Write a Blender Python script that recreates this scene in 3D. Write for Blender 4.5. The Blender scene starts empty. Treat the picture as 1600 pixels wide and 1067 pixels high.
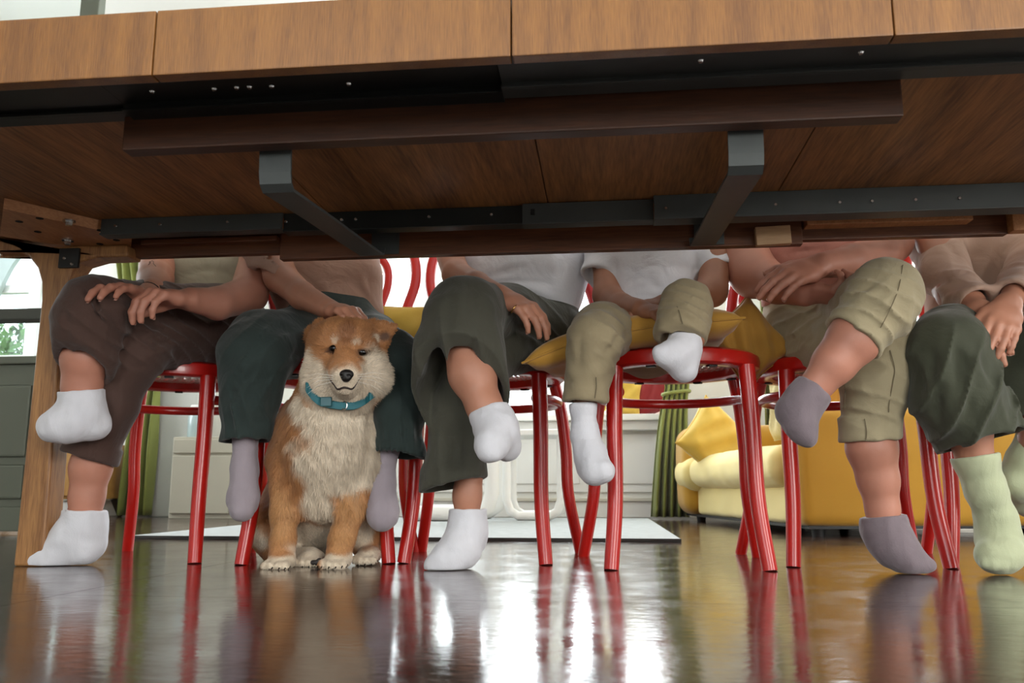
import bpy, bmesh, math, random
import numpy as np
from mathutils import Vector, Matrix
C = bpy.context.scene.collection
PI = math.pi
random.seed(7)

# ------------------------------------------------------------------ camera, sky, light, exposure
F = 1333.0                     # focal length in pixels of the 1600 x 1067 frame
PITCH, YAW, CAMZ = math.radians(9.9), math.radians(6.1), 0.161
cam_data = bpy.data.cameras.new('camera')
cam_data.sensor_width = 36.0
cam_data.lens = 36.0 * F / 1600.0
cam_data.clip_start = 0.02
cam_data.dof.use_dof = True
cam_data.dof.focus_distance = 1.8
cam_data.dof.aperture_fstop = 9.0
cam = bpy.data.objects.new('camera', cam_data)
cam.location = (0, 0, CAMZ)
cam.rotation_euler = (PI / 2 + PITCH, 0, YAW)
C.objects.link(cam)
S = bpy.context.scene
S.camera = cam
S.view_settings.view_transform = 'Standard'
S.view_settings.look = 'None'
S.view_settings.gamma = 1.0
S.view_settings.use_curve_mapping = False
S.view_settings.exposure = 0.0
S.cycles.max_bounces = 8
S.cycles.transparent_max_bounces = 12
S.cycles.sample_clamp_indirect = 6.0

world = bpy.data.worlds.new('sky')
S.world = world
world.use_nodes = True
bg = world.node_tree.nodes['Background']
bg.inputs['Color'].default_value = (0.90, 0.95, 1.0, 1)
bg.inputs['Strength'].default_value = 3.6

def area(name, loc, rot, sx, sy, power, col):
    d = bpy.data.lights.new(name, 'AREA')
    d.shape = 'RECTANGLE'; d.size = sx; d.size_y = sy; d.energy = power; d.color = col
    o = bpy.data.objects.new(name, d); C.objects.link(o)
    o.location = loc; o.rotation_euler = rot
    return o
# daylight entering through the windows: the bay, and assumed ones behind the photographer; side-wall lamps are added fill
area('daylight_front_left', (-1.5, -2.9, 1.5), (PI / 2, 0, 0), 1.8, 2.0, 36, (1.0, 0.96, 0.9))
area('daylight_front_right', (2.2, -2.9, 1.15), (PI / 2, 0, math.radians(18)), 1.1, 1.5, 84, (1.0, 0.95, 0.88))
area('fill_low_right', (3.05, 0.15, 0.95), (0, PI / 2, 0), 1.6, 1.0, 48, (1.0, 0.96, 0.9))  # unseen low lamp added on the right to model the legs from the side
area('daylight_bay_window', (-0.7, 5.6, 1.7), (-PI / 2, 0, 0), 2.1, 2.2, 200, (0.95, 0.98, 1.0))
area('daylight_right_bay', (1.8, 5.6, 1.8), (-PI / 2, 0, 0), 1.0, 2.0, 90, (0.95, 0.98, 1.0))
area('fill_left_wall', (-4.45, 4.1, 1.6), (0, -PI / 2, 0), 1.8, 1.2, 38, (0.95, 0.98, 1.0))  # unseen lamp added to brighten the back wall and rim the people
area('fill_right_wall', (3.05, 3.6, 1.6), (0, PI / 2, 0), 1.8, 1.6, 40, (1.0, 0.97, 0.92))  # unseen lamp added on the right for fill and rim light

# ------------------------------------------------------------------ pixel -> room coordinates (measuring aid)
cw, sw, cp, sp = math.cos(YAW), math.sin(YAW), math.cos(PITCH), math.sin(PITCH)
def ray(u, v):
    a = (u - 800) / F; b = -(v - 533.5) / F
    x, y, z = a, cp - b * sp, sp + b * cp
    return np.array([x * cw - y * sw, x * sw + y * cw, z])
def T(u, v, Y):
    d = ray(u, v); return np.array([0, 0, CAMZ]) + d * (Y / d[1])
def TZ(u, v, Z):
    d = ray(u, v); return np.array([0, 0, CAMZ]) + d * ((Z - CAMZ) / d[2])
def depth(p):
    y = -p[0] * sw + p[1] * cw; return y * cp + (p[2] - CAMZ) * sp
def proj(P):
    x = P[:, 0] * cw + P[:, 1] * sw; y = -P[:, 0] * sw + P[:, 1] * cw; z = P[:, 2] - CAMZ
    w = y * cp + z * sp; q = -y * sp + z * cp
    return 800 + F * x / w, 533.5 - F * q / w, w
def chain(spec):
    """[(u, v, Y, radius in pixels)] -> points and radii in metres"""
    pts = [T(u, v, Y) for u, v, Y, r in spec]
    return pts, [s[3] * depth(p) / F for s, p in zip(spec, pts)]

# ------------------------------------------------------------------ materials
def srgb(h):
    if isinstance(h, str):
        h = [int(h[i:i + 2], 16) / 255 for i in (0, 2, 4)]
    return tuple((c / 12.92 if c <= 0.04045 else ((c + 0.055) / 1.055) ** 2.4) for c in h) + (1.0,)
MATS = {}
def nodes(name):
    m = bpy.data.materials.new(name); m.use_nodes = True
    nt = m.node_tree; b = nt.nodes['Principled BSDF']
    return m, nt, b
def ln(nt, a, ao, b, bi): nt.links.new(a.outputs[ao], b.inputs[bi])
def mat(name, col, rough=0.5, var=0.12, scale=8.0, bump=0.0, bscale=200.0, metal=0.0, spec=0.5, sheen=0.0, sss=0.0,
        stretch=(1, 1, 1), coat=0.0, col2=None, attr=None, bdist=0.002, wrinkle=0.0, wscale=20):
    if name in MATS: return MATS[name]
    m, nt, b = nodes(name)
    c = srgb(col)
    tc = nt.nodes.new('ShaderNodeTexCoord'); mp = nt.nodes.new('ShaderNodeMapping')
    mp.inputs['Scale'].default_value = stretch
    ln(nt, tc, 'Object', mp, 'Vector')
    nz = nt.nodes.new('ShaderNodeTexNoise'); nz.inputs['Scale'].default_value = scale; nz.inputs['Detail'].default_value = 5
    ln(nt, mp, 'Vector', nz, 'Vector')
    rp = nt.nodes.new('ShaderNodeValToRGB')
    rp.color_ramp.elements[0].position = 0.3; rp.color_ramp.elements[1].position = 0.72
    if col2 is not None: lo, hi = c, srgb(col2)
    else:
        lo = tuple(x * (1 - var) for x in c[:3]) + (1,); hi = tuple(min(1, x * (1 + var)) for x in c[:3]) + (1,)
    rp.color_ramp.elements[0].color = lo; rp.color_ramp.elements[1].color = hi
    ln(nt, nz, 'Fac', rp, 'Fac')
    if attr:
        at = nt.nodes.new('ShaderNodeAttribute'); at.attribute_name = attr
        mx = nt.nodes.new('ShaderNodeMix'); mx.data_type = 'RGBA'; mx.blend_type = 'MULTIPLY'; mx.inputs[0].default_value = 1
        nt.links.new(at.outputs['Color'], mx.inputs[6]); nt.links.new(rp.outputs['Color'], mx.inputs[7])
        nt.links.new(mx.outputs[2], b.inputs['Base Color'])
    else: ln(nt, rp, 'Color', b, 'Base Color')
    b.inputs['Roughness'].default_value = rough; b.inputs['Metallic'].default_value = metal
    b.inputs['Specular IOR Level'].default_value = spec
    if sheen:
        b.inputs['Sheen Weight'].default_value = sheen; b.inputs['Sheen Roughness'].default_value = 0.5
    if coat:
        b.inputs['Coat Weight'].default_value = coat; b.inputs['Coat Roughness'].default_value = 0.08
    if sss:
        b.inputs['Subsurface Weight'].default_value = sss
        b.inputs['Subsurface Radius'].default_value = (0.012, 0.005, 0.003); b.inputs['Subsurface Scale'].default_value = 0.5
    if bump:
        n2 = nt.nodes.new('ShaderNodeTexNoise'); n2.inputs['Scale'].default_value = bscale; n2.inputs['Detail'].default_value = 3
        ln(nt, mp, 'Vector', n2, 'Vector')
        bp = nt.nodes.new('ShaderNodeBump'); bp.inputs['Strength'].default_value = bump; bp.inputs['Distance'].default_value = bdist
        ln(nt, n2, 'Fac', bp, 'Height'); ln(nt, bp, 'Normal', b, 'Normal')
        if wrinkle:
            n3 = nt.nodes.new('ShaderNodeTexNoise'); n3.inputs['Scale'].default_value = wscale; n3.inputs['Detail'].default_value = 4; n3.inputs['Distortion'].default_value = 1.2
            n3.inputs['Roughness'].default_value = 0.45
            ln(nt, mp, 'Vector', n3, 'Vector')
            b3_ = nt.nodes.new('ShaderNodeBump'); b3_.inputs['Strength'].default_value = wrinkle; b3_.inputs['Distance'].default_value = 0.012
            ln(nt, n3, 'Fac', b3_, 'Height'); ln(nt, b3_, 'Normal', bp, 'Normal')
    MATS[name] = m
    return m
def wood(name, dark, light, grain=(1, 1, 1), scale=6.0, rough=0.45, big=0.35, coat=0.0, streak=60):
    """grain: small number along the grain direction"""
    if name in MATS: return MATS[name]
    m, nt, b = nodes(name)
    tc = nt.nodes.new('ShaderNodeTexCoord')
    mp = nt.nodes.new('ShaderNodeMapping'); mp.inputs['Scale'].default_value = grain
    ln(nt, tc, 'Object', mp, 'Vector')
    n1 = nt.nodes.new('ShaderNodeTexNoise'); n1.inputs['Scale'].default_value = scale; n1.inputs['Detail'].default_value = 4; n1.inputs['Distortion'].default_value = 0.6
    n2 = nt.nodes.new('ShaderNodeTexNoise'); n2.inputs['Scale'].default_value = streak; n2.inputs['Detail'].default_value = 6
    ln(nt, mp, 'Vector', n1, 'Vector'); ln(nt, mp, 'Vector', n2, 'Vector')
    mx = nt.nodes.new('ShaderNodeMix'); mx.data_type = 'FLOAT'; mx.inputs[0].default_value = 0.5
    nt.links.new(n1.outputs['Fac'], mx.inputs[2]); nt.links.new(n2.outputs['Fac'], mx.inputs[3])
    rp = nt.nodes.new('ShaderNodeValToRGB')
    e = rp.color_ramp.elements
    e[0].position = 0.36; e[0].color = srgb(dark); e[1].position = 0.66; e[1].color = srgb(light)
    nt.links.new(mx.outputs[0], rp.inputs['Fac']); ln(nt, rp, 'Color', b, 'Base Color')
    b.inputs['Roughness'].default_value = rough
    if coat: b.inputs['Coat Weight'].default_value = coat; b.inputs['Coat Roughness'].default_value = 0.15
    bp = nt.nodes.new('ShaderNodeBump'); bp.inputs['Strength'].default_value = 0.25; bp.inputs['Distance'].default_value = 0.001
    ln(nt, n2, 'Fac', bp, 'Height'); ln(nt, bp, 'Normal', b, 'Normal')
    MATS[name] = m
    return m
def glass_mat():
    """thin pane: clear when looked through, mirror-like at grazing angles"""
    m = bpy.data.materials.new('window_glass'); m.use_nodes = True; nt = m.node_tree; nt.nodes.clear()
    o = nt.nodes.new('ShaderNodeOutputMaterial'); mx = nt.nodes.new('ShaderNodeMixShader'); lw = nt.nodes.new('ShaderNodeLayerWeight')
    lw.inputs['Blend'].default_value = 0.5
    pw = nt.nodes.new('ShaderNodeMath'); pw.operation = 'POWER'; pw.inputs[1].default_value = 4.0
    ma = nt.nodes.new('ShaderNodeMath'); ma.operation = 'MULTIPLY_ADD'; ma.inputs[1].default_value = 0.6; ma.inputs[2].default_value = 0.03
    t = nt.nodes.new('ShaderNodeBsdfTransparent'); t.inputs['Color'].default_value = (0.96, 0.985, 0.985, 1)
    g = nt.nodes.new('ShaderNodeBsdfGlossy'); g.inputs['Roughness'].default_value = 0.02
    ln(nt, lw, 'Facing', pw, 0); ln(nt, pw, 0, ma, 0); ln(nt, ma, 0, mx, 0); ln(nt, t, 0, mx, 1); ln(nt, g, 0, mx, 2); ln(nt, mx, 0, o, 0)
    return m

# ------------------------------------------------------------------ object helpers
def tag(o, label=None, cat=None, group=None, kind=None):
    if label: o['label'] = label
    if cat: o['category'] = cat
    if group: o['group'] = group
    if kind: o['kind'] = kind
    return o
def empty(name, loc=(0, 0, 0), rz=0.0, **k):
    o = bpy.data.objects.new(name, None); C.objects.link(o)
    o.location = loc; o.rotation_euler = (0, 0, rz); o.empty_display_size = 0.05
    return tag(o, **k)
def link(name, me, m, parent=None, **k):
    o = bpy.data.objects.new(name, me); C.objects.link(o)
    if m is not None and not me.materials: me.materials.append(m)
    if parent is not None: o.parent = parent      # parent sits at the origin unless stated: coordinates are local to it
    return tag(o, **k)
def copy_tree(o, parent=None):
    c = o.copy(); C.objects.link(c)
    if parent is not None: c.parent = parent
    for ch in list(o.children): copy_tree(ch, c)
    return c
def mesh_np(name, V, Q, smooth=True):
    me = bpy.data.meshes.new(name)
    V = np.asarray(V, dtype=np.float32); Q = np.asarray(Q, dtype=np.int32)
    n = Q.shape[1]
    me.vertices.add(len(V)); me.vertices.foreach_set('co', V.ravel())
    me.loops.add(Q.size); me.loops.foreach_set('vertex_index', Q.ravel())
    me.polygons.add(len(Q)); me.polygons.foreach_set('loop_start', np.arange(0, Q.size, n, dtype=np.int32))
    me.update(calc_edges=True)
    if smooth: me.polygons.foreach_set('use_smooth', np.ones(len(Q), dtype=bool))
    return me
class MB:
    """collects shapes into one bmesh"""
    def __init__(s): s.bm = bmesh.new()
    def box(s, x0, x1, y0, y1, z0, z1, bev=0.0, M=None):
        r = bmesh.ops.create_cube(s.bm, size=1.0); vs = r['verts']
        for v in vs:
            v.co = Vector(((x0 + x1) / 2 + v.co.x * (x1 - x0), (y0 + y1) / 2 + v.co.y * (y1 - y0), (z0 + z1) / 2 + v.co.z * (z1 - z0)))
        if bev:
            es = list({e for v in vs for e in v.link_edges})
            rb = bmesh.ops.bevel(s.bm, geom=es, offset=bev, segments=2, affect='EDGES', profile=0.6)
            vs = list({v for f in rb['faces'] for v in f.verts} | {v for v in vs if v.is_valid})
        if M is not None:
            for v in vs: v.co = M @ v.co
        return s
    def prism(s, prof, axis, a0, a1):
        """prof: 2D outline (CCW), extruded along axis ('x','y','z') from a0 to a1"""
        def P(p, a):
            return {'x': (a, p[0], p[1]), 'y': (p[0], a, p[1]), 'z': (p[0], p[1], a)}[axis]
        A = [s.bm.verts.new(P(p, a0)) for p in prof]; B = [s.bm.verts.new(P(p, a1)) for p in prof]
        n = len(prof)
        s.bm.faces.new(A); s.bm.faces.new(B[::-1])
        for i in range(n):
            s.bm.faces.new((A[i], B[i], B[(i + 1) % n], A[(i + 1) % n]))
        return s
    def cyl(s, a, b, r, r2=None, seg=20, caps=True):
        return s.tube([a, b], [r, r if r2 is None else r2], seg, caps)
    def tube(s, pts, rs, seg=16, caps=True, closed=False, flat=None):
        pts = [Vector(p) for p in pts]
        if not hasattr(rs, '__len__'): rs = [rs] * len(pts)
        n = len(pts); rings = []
        up = None
        for i in range(n):
            if closed: t = pts[(i + 1) % n] - pts[i - 1]
            else: t = pts[min(i + 1, n - 1)] - pts[max(i - 1, 0)]
            t.normalize()
            if up is None:
                up = Vector((0, 0, 1)) if abs(t.z) < 0.9 else Vector((0, 1, 0))
            a = t.cross(up).normalized(); b = a.cross(t).normalized(); up = b
            fx, fy = flat if flat else (1, 1)
            rings.append([s.bm.verts.new(pts[i] + (a * math.cos(2 * PI * k / seg) * fx + b * math.sin(2 * PI * k / seg) * fy) * rs[i]) for k in range(seg)])
        for i in range(n if closed else n - 1):
            A, B = rings[i], rings[(i + 1) % n]
            for k in range(seg):
                s.bm.faces.new((A[k], B[k], B[(k + 1) % seg], A[(k + 1) % seg]))
        if caps and not closed:
            s.bm.faces.new(rings[0]); s.bm.faces.new(rings[-1][::-1])
        return s
    def lathe(s, prof, seg=40, M=None):
        """prof: (r, z) points; revolved about z"""
        rings = []
        for r, z in prof:
            if r < 1e-6: rings.append([s.bm.verts.new((0, 0, z))])
            else: rings.append([s.bm.verts.new((r * math.cos(2 * PI * k / seg), r * math.sin(2 * PI * k / seg), z)) for k in range(seg)])
        for A, B in zip(rings, rings[1:]):
            for k in range(seg):
                q = [A[k % len(A)], A[(k + 1) % seg % len(A)], B[(k + 1) % seg % len(B)], B[k % len(B)]]
                q2 = []
                for v in q:
                    if v not in q2: q2.append(v)
                if len(q2) > 2:
                    try: s.bm.faces.new(q2)
                    except ValueError: pass
        if M is not None:
            for R in rings:
                for v in R: v.co = M @ v.co
        return s
    def build(s, name, m, parent=None, smooth=False, recalc=True, **k):
        if recalc: bmesh.ops.recalc_face_normals(s.bm, faces=s.bm.faces)
        me = bpy.data.meshes.new(name); s.bm.to_mesh(me); s.bm.free()
        if smooth:
            me.polygons.foreach_set('use_smooth', np.ones(len(me.polygons), dtype=bool))
            try: me.set_sharp_from_angle(angle=math.radians(40))
            except Exception: pass
        return link(name, me, m, parent, **k)
def curve_pts(ctrl, n=24, closed=False):
    """Catmull-Rom through control points (any dimension)"""
    P = np.array(ctrl, dtype=float); m = len(P); out = []
    segs = m if closed else m - 1
    per = max(2, n // segs)
    for i in range(segs):
        p0 = P[(i - 1) % m] if (closed or i > 0) else 2 * P[0] - P[1]
        p1 = P[i]; p2 = P[(i + 1) % m]
        p3 = P[(i + 2) % m] if (closed or i + 2 < m) else 2 * P[-1] - P[-2]
        for j in range(per):
            t = j / per
            out.append(0.5 * ((2 * p1) + (-p0 + p2) * t + (2 * p0 - 5 * p1 + 4 * p2 - p3) * t * t + (-p0 + 3 * p1 - 3 * p2 + p3) * t ** 3))
    if not closed: out.append(P[-1])
    return np.array(out)

# ------------------------------------------------------------------ distance-field modelling for soft shapes
def smin(a, b, k):
    if k <= 0: return np.minimum(a, b)
    h = np.maximum(k - np.abs(a - b), 0) / k
    return np.minimum(a, b) - h * h * k * 0.25
def smax(a, b, k): return -smin(-a, -b, k)
def nrm(v): v = np.asarray(v, float); return v / max(1e-9, np.linalg.norm(v))
def cap_d(X, Y, Z, a, b, ra, rb):
    ba = b - a; L = float(ba @ ba) + 1e-12
    t = np.clip(((X - a[0]) * ba[0] + (Y - a[1]) * ba[1] + (Z - a[2]) * ba[2]) / L, 0, 1)
    return np.sqrt((X - a[0] - t * ba[0]) ** 2 + (Y - a[1] - t * ba[1]) ** 2 + (Z - a[2] - t * ba[2]) ** 2) - (ra + (rb - ra) * t)
class Sdf:
    def __init__(s, h=0.004): s.h = h; s.ops = []; s.lo = np.full(3, 1e9); s.hi = np.full(3, -1e9); s.clip = None
    def grow(s, pts, rs):
        for p, r in zip(pts, rs):
            s.lo = np.minimum(s.lo, np.asarray(p) - r); s.hi = np.maximum(s.hi, np.asarray(p) + r)
    def tube(s, pts, rs, k=0.01, cuts=(), inner=0.0, ik=0.012, sub=False, flat=None, hol=None):
        """union of tapered capsules along pts.  cuts: (point, normal) planes, what lies on the normal's side goes.
        inner: wall thickness; hollows the last stretch out.  flat: (axis, factor) squeezes the section along a world axis"""
        pts = [np.asarray(p, float) for p in pts]; rs = list(rs)
        if not sub: s.grow(pts, rs)
        def op(D, G):
            lo = np.min([p - r for p, r in zip(pts, rs)], axis=0); hi = np.max([p + r for p, r in zip(pts, rs)], axis=0)
            sl = G.block(lo, hi, k + 3 * s.h + 0.012)
            X, Y, Z = G.xyz(sl)
            if flat is not None:
                ax, f = flat; c0 = np.mean(pts, axis=0)[ax]
                def q(p): p = p.copy(); p[ax] = c0 + (p[ax] - c0) * f; return p
                P = [q(p) for p in pts]
                XYZ = [X, Y, Z]; XYZ[ax] = c0 + (XYZ[ax] - c0) * f; X2, Y2, Z2 = XYZ
            else: P = pts; X2, Y2, Z2 = X, Y, Z
            d = None
            for a, b, ra, rb in zip(P, P[1:], rs, rs[1:]):
                e = cap_d(X2, Y2, Z2, a, b, ra, rb); d = e if d is None else smin(d, e, ik)
            if len(P) == 1: d = np.sqrt((X2 - P[0][0]) ** 2 + (Y2 - P[0][1]) ** 2 + (Z2 - P[0][2]) ** 2) - rs[0]
            for p, n in cuts:
                n = nrm(n); d = smax(d, (X - p[0]) * n[0] + (Y - p[1]) * n[1] + (Z - p[2]) * n[2], 0.004)
            if inner:
                a, b = P[-2], P[-1]; e = cap_d(X2, Y2, Z2, a + (b - a) * 0.3, b + (b - a) * 0.6, rs[-2] * 0.7 + rs[-1] * 0.3 - inner, rs[-1] - inner)
                d = smax(d, -e, 0.003)
            if hol is not None:
                H = None
                for a, b, ra, rb in zip(hol[0], hol[0][1:], hol[1], hol[1][1:]):
                    if flat is not None: a, b = q(np.asarray(a, float)), q(np.asarray(b, float))
                    e = cap_d(X2, Y2, Z2, a, b, ra, rb); H = e if H is None else smin(H, e, .01)
                d = smax(d, -H, .003)
            D[sl] = smax(D[sl], -d, k) if sub else smin(D[sl], d, k)
        s.ops.append(op); return s
    def ell(s, c, r, k=0.01, R=None, sub=False):
        c = np.asarray(c, float); r = np.asarray(r, float) * np.ones(3)
        if not sub: s.grow([c], [max(r)])
        def op(D, G):
            m = max(r); sl = G.block(c - m, c + m, k + 3 * s.h + 0.012); X, Y, Z = G.xyz(sl)
            x, y, z = X - c[0], Y - c[1], Z - c[2]
            if R is not None:
                A = np.asarray(R)          # rows: local axes
                x, y, z = (x * A[0][0] + y * A[0][1] + z * A[0][2], x * A[1][0] + y * A[1][1] + z * A[1][2], x * A[2][0] + y * A[2][1] + z * A[2][2])
            k0 = np.sqrt((x / r[0]) ** 2 + (y / r[1]) ** 2 + (z / r[2]) ** 2); k1 = np.sqrt((x / r[0] ** 2) ** 2 + (y / r[1] ** 2) ** 2 + (z / r[2] ** 2) ** 2)
            d = k0 * (k0 - 1) / (k1 + 1e-9)
            D[sl] = smax(D[sl], -d, k) if sub else smin(D[sl], d, k)
        s.ops.append(op); return s
    def plane(s, p, n, k=0.003):
        n = nrm(n)
        def op(D, G):
            X, Y, Z = G.xyz(tuple([slice(None)] * 3)); D[:] = smax(D, (X - p[0]) * n[0] + (Y - p[1]) * n[1] + (Z - p[2]) * n[2], k)
        s.ops.append(op); return s
    def crease(s, pts, r=0.004, k=0.012):
        """a valley along a polyline"""
        return s.tube(pts, [r] * len(pts), k=k, sub=True)
    def folds(s, c, rad, d, wl, amp, seed=0, warp=0.6):
        """soft parallel folds around c, crossing direction d, wavelength wl"""
        c = np.asarray(c, float); d = nrm(d); rg = np.random.RandomState(seed)
        w1, w2 = rg.randn(3), rg.randn(3); ph = rg.rand(3) * 6.28
        def op(D, G):
            sl = G.block(c - rad, c + rad, 0.0); X, Y, Z = G.xyz(sl); x, y, z = X - c[0], Y - c[1], Z - c[2]
            f = np.clip(1 - (x * x + y * y + z * z) / rad ** 2, 0, 1); f = f * f * (3 - 2 * f)
            q = (x * d[0] + y * d[1] + z * d[2]) / wl * 6.283
            q = q + warp * 2 * np.sin((x * w1[0] + y * w1[1] + z * w1[2]) * 14 + ph[0]) + warp * np.sin((x * w2[0] + y * w2[1] + z * w2[2]) * 31 + ph[1])
            g = 1 - np.abs(np.sin(q * 0.5)); g = g * g
            D[sl] = D[sl] - (amp * f * (g * 1.6 - 0.5)).astype(np.float32)
        s.ops.append(op); return s
    def rumple(s, amp, wl, seed=0):
        rg = np.random.RandomState(seed)
        W = [(nrm(rg.randn(3)), 0.7 + 0.8 * rg.rand(), rg.rand() * 6.28) for _ in range(6)]
        def op(D, G):
            X, Y, Z = G.xyz(tuple([slice(None)] * 3)); m = np.abs(D) < 0.03
            ii = np.nonzero(m); x = X[ii[0], 0, 0]; y = Y[0, ii[1], 0]; z = Z[0, 0, ii[2]]; t = 0
            for w, f, p in W: t = t + np.sin((x * w[0] + y * w[1] + z * w[2]) * 6.283 * f / wl + p)
            D[ii] -= (amp * t / 3).astype(np.float32)
        s.ops.append(op); return s
    def lines(s, L):
        """cloth folds along polylines: (points, width, height); positive heights stand out, negative ones sink in"""
        def op(D, G):
            for pts, w, a in L:
                pts = np.asarray(pts); sl = G.block(pts.min(0), pts.max(0), w * 3.2); X, Y, Z = G.xyz(sl); d = None; m = len(pts) - 1
                for i in range(m):
                    e = cap_d(X, Y, Z, pts[i], pts[i + 1], 0, 0); d = e if d is None else np.minimum(d, e)
                dd = np.minimum(np.sqrt(((X - pts[0][0]) ** 2 + (Y - pts[0][1]) ** 2 + (Z - pts[0][2]) ** 2)), np.sqrt(((X - pts[-1][0]) ** 2 + (Y - pts[-1][1]) ** 2 + (Z - pts[-1][2]) ** 2)))
                g = np.exp(-(d / w) ** 2) * (.25 + .75 * np.clip(dd / (w * 4), 0, 1)); D[sl] -= (a * g).astype(np.float32)
        s.ops.append(op); return s
    # grid access
    def block(s, lo, hi, pad):
        a = np.clip(np.floor((np.asarray(lo) - pad - s.g0) / s.h).astype(int), 0, s.n - 1)
        b = np.clip(np.ceil((np.asarray(hi) + pad - s.g0) / s.h).astype(int) + 1, 1, s.n)
        return tuple(slice(int(i), int(max(j, i + 1))) for i, j in zip(a, b))
    def xyz(s, sl):
        return s.gx[sl[0]][:, None, None], s.gy[sl[1]][None, :, None], s.gz[sl[2]][None, None, :]
    def arrays(s, smooth=1):
        pad = 3 * s.h + 0.008
        s.g0 = s.lo - pad; s.n = np.ceil((s.hi - s.lo + 2 * pad) / s.h).astype(int) + 1
        s.gx, s.gy, s.gz = [(s.g0[i] + s.h * np.arange(s.n[i])).astype(np.float32) for i in range(3)]
        D = np.full(tuple(s.n), 1.0, np.float32)
        for op in s.ops: op(D, s)
        D[0] = D[-1] = 1; D[:, 0] = D[:, -1] = 1; D[:, :, 0] = D[:, :, -1] = 1
        V, Q = surface_nets(D)
        V = V * s.h + s.g0
        if smooth: V = relax(V, Q, smooth)
        return V, Q
    def mesh(s, name, smooth=1):
        V, Q = s.arrays(smooth); return mesh_np(name, V, Q)
def surface_nets(D):
    I = D < 0
    n = np.array(D.shape) - 1
    c = np.zeros(tuple(n), np.uint8); off = [(i, j, k) for i in (0, 1) for j in (0, 1) for k in (0, 1)]
    for i, j, k in off: c += I[i:i + n[0], j:j + n[1], k:k + n[2]]
    cells = np.argwhere((c > 0) & (c < 8))
    idx = np.full(tuple(n), -1, np.int32); idx[cells[:, 0], cells[:, 1], cells[:, 2]] = np.arange(len(cells))
    val = np.stack([D[cells[:, 0] + i, cells[:, 1] + j, cells[:, 2] + k] for i, j, k in off], 1)
    O = np.array(off, float); acc = np.zeros((len(cells), 3)); cnt = np.zeros(len(cells))
    for a in range(8):
        for b in range(a + 1, 8):
            if abs(O[a] - O[b]).sum() == 1:
                va, vb = val[:, a], val[:, b]; m = (va < 0) != (vb < 0)
                t = np.where(m, va / np.where(m, va - vb, 1), 0)
                acc += np.where(m[:, None], O[a] + (O[b] - O[a]) * t[:, None], 0); cnt += m
    V = cells + acc / np.maximum(cnt, 1)[:, None]
    Q = []
    for ax in range(3):
        s0 = [slice(1, -1)] * 3; s1 = [slice(1, -1)] * 3
        s0[ax] = slice(0, -1); s1[ax] = slice(1, None)
        A, B = I[tuple(s0)], I[tuple(s1)]
        e = np.argwhere(A != B)
        if not len(e): continue
        inside = A[e[:, 0], e[:, 1], e[:, 2]]
        p = e + 1; p[:, ax] = e[:, ax]
        u, w = [(1, 2), (2, 0), (0, 1)][ax]
        def g(du, dw):
            q = p.copy(); q[:, u] += du; q[:, w] += dw
            q = np.minimum(q, n - 1); return idx[q[:, 0], q[:, 1], q[:, 2]]
        f = np.stack([g(-1, -1), g(0, -1), g(0, 0), g(-1, 0)], 1)
        f[~inside] = f[~inside][:, ::-1]
        Q.append(f)
    Q = np.concatenate(Q); Q = Q[(Q >= 0).all(1)]
    return V, Q
def relax(V, Q, it=1, lam=0.5):
    a = Q.ravel(); b = np.roll(Q, -1, 1).ravel(); N = len(V)
    deg = np.bincount(a, minlength=N) + np.bincount(b, minlength=N)
    for _ in range(it):
        for l in (lam, -lam * 0.9) if it > 0 else (lam,):
            L = np.stack([np.bincount(a, V[b, i], N) + np.bincount(b, V[a, i], N) for i in range(3)], 1) / np.maximum(deg, 1)[:, None] - V
            V = V + l * L
    return V
def joined(name, parts):
    Vs, Qs, o = [], [], 0
    for V, Q in parts: Vs.append(V); Qs.append(Q + o); o += len(V)
    return mesh_np(name, np.concatenate(Vs), np.concatenate(Qs))
def surf_point(V, u, v, tol=5.0):
    """the nearest surface vertex on the line of sight through a photo point"""
    pu, pv, w = proj(V); m = (abs(pu - u) < tol) & (abs(pv - v) < tol)
    if not m.any(): m = np.argsort((pu - u) ** 2 + (pv - v) ** 2)[:5]; return V[m[np.argmin(w[m])]]
    i = np.nonzero(m)[0]; i = i[w[i] < w[i].min() + 0.012]
    return V[i[np.argmin((pu[i] - u) ** 2 + (pv[i] - v) ** 2)]]

# ------------------------------------------------------------------ palette
M_red = mat('red_lacquer', 'b51710', 0.30, 0.06, 5, coat=0.25)
M_white = mat('white_paint', 'f0efeb', 0.45, 0.02, 3)
M_wall = mat('wall_plaster', 'e0dfd9', 0.8, 0.03, 2, bump=0.08, bscale=60)
M_ceil = mat('ceiling_plaster', 'ecebe6', 0.85, 0.02, 2)
M_olive = mat('olive_curtain', '7d8340', 0.85, 0.12, 4, bump=0.15, bscale=300, sheen=0.2)
M_oak = wood('oak_edge', '6a411a', '95632b', (9, 9, 0.45), 3.5, 0.42, coat=0.1, streak=75)
M_under = wood('oak_underside', '6a4325', 'ad7644', (7, 0.5, 7), 3, 0.5, streak=30)
M_beam = wood('dark_beech', '361e0f', '54301a', (0.6, 8, 8), 4, 0.5, streak=30)
M_apron = wood('apron_beech', '4e2c1a', '75472b', (0.6, 8, 8), 4, 0.45, streak=30)
M_leg = wood('leg_beech', '7d5433', 'b3824f', (9, 9, 0.6), 5, 0.45, streak=40)
M_block = wood('block_beech', 'a0683f', 'c08a5c', (6, 1.2, 6), 5, 0.5, streak=40)
M_steel = mat('grey_steel', '4a4e4d', 0.5, 0.1, 12, metal=0.4, bump=0.05, bscale=90)
M_dsteel = mat('dark_steel', '2c302f', 0.45, 0.1, 12, metal=0.6)
M_black = mat('black_plate', '101212', 0.5, 0.1, 12)
M_chrome = mat('chrome', 'c8c8c8', 0.2, 0.03, 10, metal=1.0)
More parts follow.
